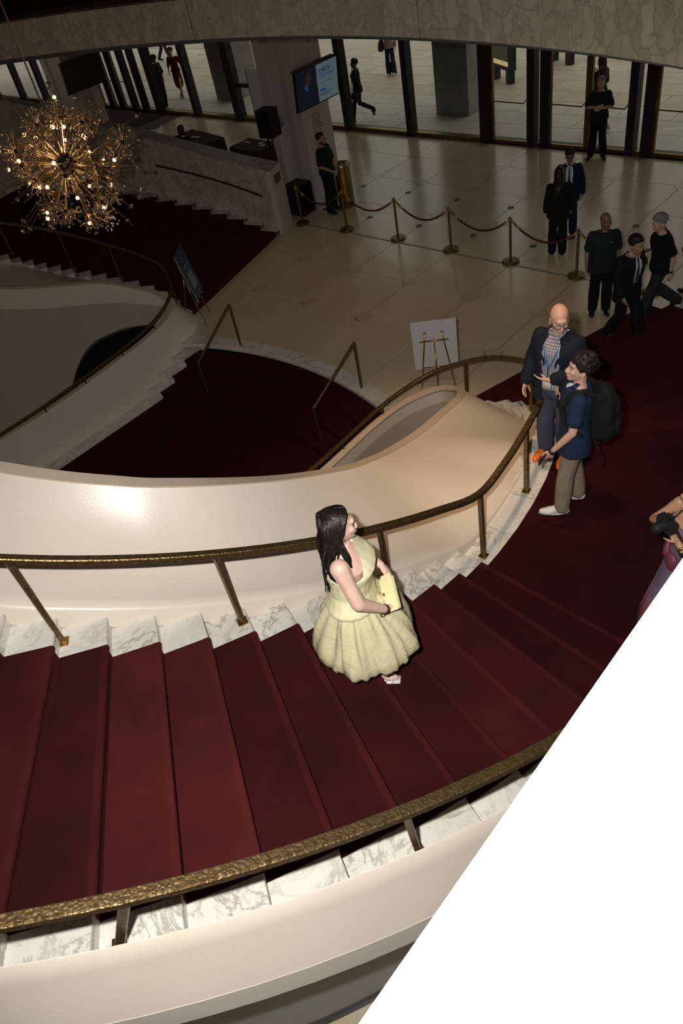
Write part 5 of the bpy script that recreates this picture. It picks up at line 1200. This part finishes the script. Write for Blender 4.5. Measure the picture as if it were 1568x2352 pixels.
    # --- woman with the camera, cut by the frame
    f = Fig(dict(shR=(.165, .02, 1.40), shL=(-.165, .02, 1.40), elR=(.27, .13, 1.20), wrR=(.085, .215, 1.36), handR=(.02, .25, 1.43), palmR=(-.6, .3, .3), elL=(-.25, .15, 1.12), wrL=(-.075, .22, 1.31), handL=(-.02, .25, 1.40), palmL=(.5, .3, .4), curl=.7, neck=(0, .02, 1.475), pitch=-14), fem=True, bulk=1.0)
    def gown():
        rings = []; n = 140
        for z, a, k in ((1.0, .150, .1), (.92, .160, .4), (.8, .18, .8), (.6, .215, 1), (.4, .255, 1.1), (.2, .295, 1.2), (.04, .325, 1.2), (.02, .31, 1.2)):
            rings.append([Vector((math.cos(t) * (a + k * .014 * math.sin(34 * t) + k * .02 * math.sin(7 * t)), math.sin(t) * (a * .86 + k * .014 * math.sin(34 * t) + k * .02 * math.sin(5 * t)), z)) for t in [2 * math.pi * i / n for i in range(n)]])
        return loft(rings, True, False)
    petals = join(*[ell((.17 * math.cos(a), .13 * math.sin(a) + .01, .98 + .02 * math.sin(a * 3)), (.07, .03, .085), Matrix.Rotation(a + R(90), 3, 'Z')) for a in [R(40 * k) for k in range(9)]])
    items = [('gown_skirt', gown(), 'gown', 0, 0), ('gown_bodice', f.torso(.45, 2.2, .012), 'gown_purple', .0), ('gown_petals', petals, 'gown_flower', .004), ('shoe', shoes(f, .006)[0], 'leather_black', 0), ('shoe', shoes(f, .006)[1], 'leather_black', 0),
             ('wristband', tube([Vector(f.J['elL']).lerp(Vector(f.J['wrL']), .62), Vector(f.J['elL']).lerp(Vector(f.J['wrL']), .72)], [.042, .040], 16), 'wristband', 0, 0), ('wristwatch', tube([Vector(f.J['elL']).lerp(Vector(f.J['wrL']), .80), Vector(f.J['elL']).lerp(Vector(f.J['wrL']), .86)], [.038, .037], 16), 'brass', 0, 0)]
    LP = (8.10, 3.93, ZL)
    person('person', 'woman in a purple pleated gown raising a camera at the edge of the landing', LP, -118, 1.70, f, 'skin_tan', items, .0075, (hair_long(f, 1.2, .03, -.07, 60), .010), 'hair_dark', under=-.004)
    h = Matrix.Translation(LP) @ Matrix.Rotation(R(-118 - 90), 4, 'Z') @ Matrix.Scale(1.70 / 1.75, 4)
    t = thing('photo_camera', tuple(h @ Vector((0, .27, 1.44))), 'black camera in the hands of the woman in the purple gown', 'camera')
    mk('camera_body', xf(join(box((0, .27, 1.45), (.14, .06, .095)), box((0, .27, 1.51), (.05, .05, .035))), h), 'black', t)
    mk('lens', xf(lathe([(.0, .03), (.037, .03), (.038, .06), (.035, .10), (.033, .105), (.0, .105)], 18), h @ Matrix.Translation((0, .27, 1.45)) @ Matrix.Rotation(R(-90), 4, 'X')), 'black', t, smooth=35)
    mk('neck_strap', xf(tube(spline([(.07, .26, 1.48), (.10, .20, 1.33), (.07, .12, 1.40), (.06, 0, 1.52), (-.06, 0, 1.52), (-.07, .12, 1.40), (-.1, .20, 1.33), (-.07, .26, 1.48)], 4), .006, 6), h), 'black', t)

    # --- mid-distance men on the lobby floor
    clasp = dict(elR=(.27, .03, 1.13), wrR=(.07, .225, .95), handR=(-.02, .26, .92), palmR=(-.2, -.6, -.3), elL=(-.27, .03, 1.13), wrL=(-.07, .235, .94), handL=(.02, .27, .90), palmL=(.2, -.6, -.3))
    walk = dict(ankR=(.10, -.24, .12), toeR=(.11, -.06, .035), kneeR=(.10, .0, .50), ankL=(-.10, .22, .09), toeL=(-.11, .39, .05), kneeL=(-.10, .14, .51), elR=(.25, .02, 1.15), wrR=(.24, .16, .93), handR=(.23, .21, .85), elL=(-.25, -.10, 1.16), wrL=(-.25, -.09, .90), handL=(-.25, -.08, .81))
    def shoe_items(f, mat): s_ = shoes(f, .010); return [('shoe', s_[0], mat, 0), ('shoe', s_[1], mat, 0)]
    f = Fig(dict(yaw=30, pitch=-6, wrR=(.26, .10, .90), handR=(.24, .15, .82)), bulk=1.20)
    person('person', 'bald man in a dark green polo and black trousers beside the last stanchion', (3.86, 11.12, 0), -58, 1.75, f, 'skin_brown', [('trousers', trousers(f, .016, .03), 'black_cloth', .006), ('polo_shirt', polo(f, .026, .14, .06, .40), 'green_polo', .006), ('collar', limb([(.06, .04, 1.48), (0, -.05, 1.51), (-.06, .04, 1.48)], [.018, .02, .018]), 'green_polo', 0), ('name_tag', box((-.085, .165, 1.335), (.06, .006, .016)), 'print_grey', 0, 0)] + shoe_items(f, 'leather_black'), .010)
    f = Fig({**walk, 'yaw': 6, 'pitch': -12, 'chest': (0, .03, 1.32), 'neck': (0, .05, 1.48)}, bulk=1.1)
    su = [('trousers', trousers(f, .018, .03), 'black_cloth', .006), ('shirt', f.torso(1.2, 2.8, .014), 'shirt_white', 0), ('suit_jacket', join(blazer(f, .032, .22, .18), f.arm('R', .96, .02), f.arm('L', .96, .02)), 'black_cloth', .004), ('collar', limb([(.058, .06, 1.49), (0, -.02, 1.525), (-.058, .06, 1.49)], [.018, .02, .018]), 'shirt_white', 0), ('necktie', limb([(0, .145, 1.44), (0, .175, 1.3), (0, .17, 1.12)], [.016, .022, .026]), 'tie_blue', 0)]
    person('person', 'dark-haired man in a black suit stepping onto the red stairs', (4.72, 10.22, .15), -22, 1.78, f, 'skin_mid', su + shoe_items(f, 'leather_brown'), .010, (hair_short(f, .012, False, -.05), .010), 'hair_black')
    f = Fig({**walk, 'yaw': 10, 'pitch': -18, 'ankR': (.10, -.36, .22), 'toeR': (.11, -.26, .07), 'kneeR': (.10, .02, .52), 'chest': (0, .03, 1.32), 'neck': (0, .05, 1.47)}, bulk=1.12)
    person('person', 'grey-haired man in a black polo walking off the lobby stone', (4.74, 11.35, 0), -142, 1.79, f, 'skin_pink', [('trousers', trousers(f, .016, .03), 'dark_grey_trousers', .006), ('polo_shirt', polo(f, .022, .10, .05, .38), 'black_cloth', .006), ('belt', f.torso(.40, .48, .028), 'leather_black', 0), ('shirt_print', box((-.09, .16, 1.33), (.07, .006, .014)), 'print_grey', 0, 0)] + shoe_items(f, 'leather_black') + [('wristwatch', tube([(-.25, -.088, .93), (-.25, -.087, .90)], .036, 12), 'wristband', 0, 0)], .010, (hair_short(f, .010, False, -.05), .010), 'hair_grey')
    f = Fig(dict(yaw=0, pitch=-4), bulk=1.1)
    person('person', 'person in a beige top with a radio at the picture edge behind the grey-haired man', (4.95, 12.35, 0), 150, 1.76, f, 'skin_brown', [('trousers', trousers(f, .016, .03), 'black_cloth', .005), ('shirt', polo(f, .024, .08, .04, .40), 'beige_cloth', .005)] + shoe_items(f, 'leather_black'), .012, (hair_short(f, .010), .011), 'hair_black', eyes=False)
    # woman in the black coat facing the man in the navy suit
    f = Fig(dict(ankR=(.09, -.10, .10), toeR=(.10, .06, .04)), fem=True, bulk=1.08)
    person('person', 'woman with long dark hair in a black trouser suit seen from behind', (2.07, 12.86, 0), 122, 1.66, f, 'skin_pink', [('trousers', trousers(f, .020, .03), 'black_cloth', .005), ('jacket', jacket(f, .030, .14, .08), 'black_cloth', .005)] + shoe_items(f, 'leather_black'), .011, (hair_long(f, 1.22, .03, -.05, 60, 8), .011), 'hair_dark')
    f = Fig(dict(pitch=-14, elL=(-.26, -.02, 1.15), wrL=(-.27, .04, .90)), bulk=1.08)
    person('person', 'man in a navy suit, white shirt and tie facing the long-haired woman', (1.86, 13.62, 0), -62, 1.70, f, 'skin_brown', [('trousers', trousers(f, .018, .03), 'navy_suit', .005), ('shirt', f.torso(.6, 2.8, .016), 'shirt_white', 0), ('suit_jacket', join(blazer(f, .032, .30, .18), f.arm('R', .96, .02), f.arm('L', .96, .02)), 'navy_suit', .004), ('collar', limb([(.058, .06, 1.49), (0, -.02, 1.525), (-.058, .06, 1.49)], [.018, .02, .018]), 'shirt_white', 0), ('necktie', limb([(0, .125, 1.44), (0, .15, 1.3), (0, .145, 1.05)], [.016, .022, .028]), 'tie_blue', 0)] + shoe_items(f, 'leather_brown'), .011, (hair_short(f, .010, False, -.05), .011), 'hair_black')
    # guard with folded arms at the doors
    f = Fig(dict(elR=(.28, .06, 1.16), wrR=(.04, .23, 1.20), handR=(-.06, .24, 1.22), palmR=(0, -1, .2), elL=(-.28, .06, 1.16), wrL=(-.05, .25, 1.17), handL=(.06, .25, 1.15), palmL=(0, -1, .1), yaw=12, ankR=(.15, 0, .085), toeR=(.20, .17, .03), ankL=(-.15, 0, .085), toeL=(-.22, .15, .03)), bulk=1.14)
    person('person', 'grey-haired guard in dark polo with folded arms at the glass doors', (.42, 17.62, 0), -72, 1.76, f, 'skin_pink', [('trousers', trousers(f, .016, .03), 'black_cloth', .005), ('polo_shirt', polo(f, .024, .06, .03, .40), 'charcoal', .005)] + shoe_items(f, 'leather_black'), .012, (hair_short(f, .008), .011), 'hair_grey')
    f = Fig({**clasp, 'pitch': -4}, bulk=1.08)
    person('person', 'bearded guard in dark green polo with clasped hands beside the gold bin', (-4.08, 12.93, 0), 12, 1.82, f, 'skin_mid', [('trousers', trousers(f, .016, .028), 'black_cloth', .005), ('polo_shirt', polo(f, .022, .04, .02, .40), 'green_polo', .005), ('beard', xf(join(ell((0, .045, 1.548), (.054, .056, .036)), ell((.05, .01, 1.575), (.02, .03, .03)), ell((-.05, .01, 1.575), (.02, .03, .03))), f.hm()), 'hair_dark', .002)] + shoe_items(f, 'leather_black'), .012, (hair_short(f, .006, False, .05), .011), 'hair_dark')
    # seated pair at the tables
    sit = dict(pelvis=(0, 0, .50), waist=(0, .01, .68), chest=(0, .03, .90), neck=(0, .05, 1.06), hipR=(.085, .03, .50), hipL=(-.085, .03, .50), kneeR=(.12, .44, .50), kneeL=(-.12, .44, .50), ankR=(.12, .42, .09), ankL=(-.12, .42, .09), toeR=(.13, .60, .03), toeL=(-.13, .60, .03), shR=(.175, .04, 1.0), shL=(-.175, .04, 1.0), elR=(.24, .12, .76), elL=(-.24, .12, .76), wrR=(.12, .34, .79), wrL=(-.12, .34, .79), handR=(.08, .42, .80), handL=(-.08, .42, .80), palmR=(0, 0, -1), palmL=(0, 0, -1))
    for (x, y, hd, lab, hc, sk, lng) in ((-10.60, 13.72, 100, 'seated woman with brown bobbed hair in black at the table', 'hair_brown', 'skin_pink', True), (-11.55, 13.42, 60, 'black-haired person seated low at the table end', 'hair_black', 'skin_brown', False)):
        f = Fig({**sit, 'pitch': -6}, fem=True, bulk=1.1)
        hr = (join(hair_short(f, .018), xf(join(ell((0, -.045, 1.60), (.095, .075, .10)), ell((.07, -.01, 1.58), (.03, .06, .08)), ell((-.07, -.01, 1.58), (.03, .06, .08))), f.hm())), .011) if lng else (hair_short(f, .016), .011)
        person('person', lab, (x, y, 0), hd, 1.72 if lng else 1.5, f, sk, [('trousers', trousers(f, .016, .03), 'black_cloth', .004), ('jacket', join(f.torso(0, 2.85, .03), f.arm('R', .96, .02), f.arm('L', .96, .02)), 'black_cloth', .005)] + shoe_items(f, 'leather_black'), .013, hr, hc, eyes=False)
        c = thing('chair', (x, y, 0), 'black chair under the ' + ('seated woman with bobbed hair' if lng else 'black-haired seated person'), 'chair', 'chairs at the tables'); m = Matrix.Translation((x, y, 0)) @ Matrix.Rotation(R(hd - 90), 4, 'Z') @ Matrix.Scale(1.72 / 1.75 if lng else 1.5 / 1.75, 4)
        mk('seat', xf(box((0, .05, .365), (.44, .44, .05)), m), 'black', c); mk('backrest', xf(box((0, -.20, .68), (.42, .04, .34)), m), 'black', c)
        for sx in (-.19, .19):
            for sy in (-.18, .24): mk('leg', xf(box((sx, sy, .17), (.03, .03, .34)), m), 'black', c)
            mk('back_post', xf(box((sx, -.20, .5), (.03, .03, .5)), m), 'black', c)
    # people outside on the plaza
    f = Fig({**walk, 'ankR': (.09, -.42, .30), 'toeR': (.09, -.40, .14), 'kneeR': (.09, .02, .50)}, fem=True)
    person('person', 'person in dark clothes striding past outside the glass with a shoulder bag', (-8.05, 18.72, 0), 205, 1.72, f, 'skin_brown', [('trousers', trousers(f, .010, .012), 'black_cloth', .004), ('jacket', jacket(f, .02, .10, .06), 'charcoal', .005)] + shoe_items(f, 'leather_black'), .014, (hair_short(f, .012), .012), 'hair_black', eyes=False)
    bag_thing((-8.05, 18.72, 0), 205, (-.25, .0, .80), 'dark shoulder bag of the person striding past outside', 'leather_black')
    f = Fig(dict(ankR=(.09, .04, .085), toeR=(.10, .22, .03)), fem=True)
    person('person', 'woman in a pink top and dark jeans standing on the plaza', (-10.33, 23.12, 0), -70, 1.70, f, 'skin_pink', [('jeans', trousers(f, .012, .045), 'denim', .004), ('top', polo(f, .02, .06, .05, .9), 'pink_top', .005)] + [('shoe', s_, 'shoe_white', 0) for s_ in shoes(f, .01)], .014, (hair_long(f, 1.3, .03, -.04, 40, 3), .013), 'hair_brown', eyes=False)
    bag_thing((-10.33, 23.12, 0), -70, (.28, .02, .95), 'large black shoulder bag of the woman in the pink top', 'leather_black', 1.5)
    f = Fig(walk, fem=True)
    dress = lambda f: join(f.torso(.0, 2.7, .018), limb([f.J['pelvis'], f.J['pelvis'] - Vector((0, 0, .2)), f.J['pelvis'] - Vector((0, 0, .44))], [.17, .185, .18]), f.arm('R', .55, .018), f.arm('L', .55, .018))
    person('person', 'blond woman in a dark red dress walking on the plaza', (-18.4, 19.75, 0), -60, 1.70, f, 'skin_pink', [('dress', dress(f), 'red_dress', .005)] + shoe_items(f, 'leather_brown'), .014, (hair_short(f, .02), .012), 'hair_brown', eyes=False)
    f = Fig(walk)
    person('person', 'person in a dark striped top far out on the plaza', (-25.2, 24.2, 0), 40, 1.74, f, 'skin_pink', [('trousers', trousers(f, .012, .02), 'denim', .004), ('top', polo(f, .02, .06, .04, .5), 'stripe_shirt', .005)] + shoe_items(f, 'leather_black'), .016, (hair_short(f, .01), .013), 'hair_brown', eyes=False)
    f = Fig(dict(ankR=(.12, .1, .085), toeR=(.14, .28, .03)))
    person('person', 'man in dark clothes standing close outside behind a door post', (-18.0, 18.62, 0), 200, 1.76, f, 'skin_brown', [('trousers', trousers(f, .014, .02), 'black_cloth', .004), ('shirt', polo(f, .02, .06, .04, .5), 'charcoal', .005)] + shoe_items(f, 'leather_black'), .014, (hair_short(f, .01), .013), 'hair_black', eyes=False)
    f = Fig({**walk, 'pitch': -10}, fem=True)
    person('person', 'long-haired woman in a dark dress passing outside behind the door guard', (-.42, 19.3, 0), 165, 1.72, f, 'skin_pink', [('dress', dress(f), 'charcoal', .005)] + [('shoe', s_, 'shoe_white', 0) for s_ in shoes(f, .008)], .014, (hair_long(f, 1.25, .03, -.05, 40, 9), .013), 'hair_brown', eyes=False)
    bag_thing((-.42, 19.3, 0), 165, (-.24, -.14, 1.12), 'grey-green shoulder bag of the woman passing outside', 'teal_bag', 1.2)
def bag_thing(loc, hd, off, label, mat, k=1.0):
    m = Matrix.Translation(loc) @ Matrix.Rotation(R(hd - 90), 4, 'Z'); p = m @ Vector(off)
    t = thing('shoulder_bag', tuple(p), label, 'bag', 'shoulder bags'); me = remesh(xf(join(ell(off, (.06 * k, .15 * k, .13 * k)), ell((off[0], off[1], off[2] - .06), (.07 * k, .16 * k, .09 * k))), m), .014, 3, .005)
    o = bpy.data.objects.new('bag_body', me); me.transform(Matrix.Translation(-p)); me.materials.append(MATS[mat]); shade(o); COL.objects.link(o); o.parent = t; BASE[o] = BASE[t]
    mk('strap', xf(tube(spline([(off[0], off[1] + .12 * k, off[2] + .06), (off[0] * .8, .04, 1.46), (off[0] * .8, -.05, 1.46), (off[0], off[1] - .12 * k, off[2] + .06)], 5), .012, 6), m), mat, t)
build_crowd()
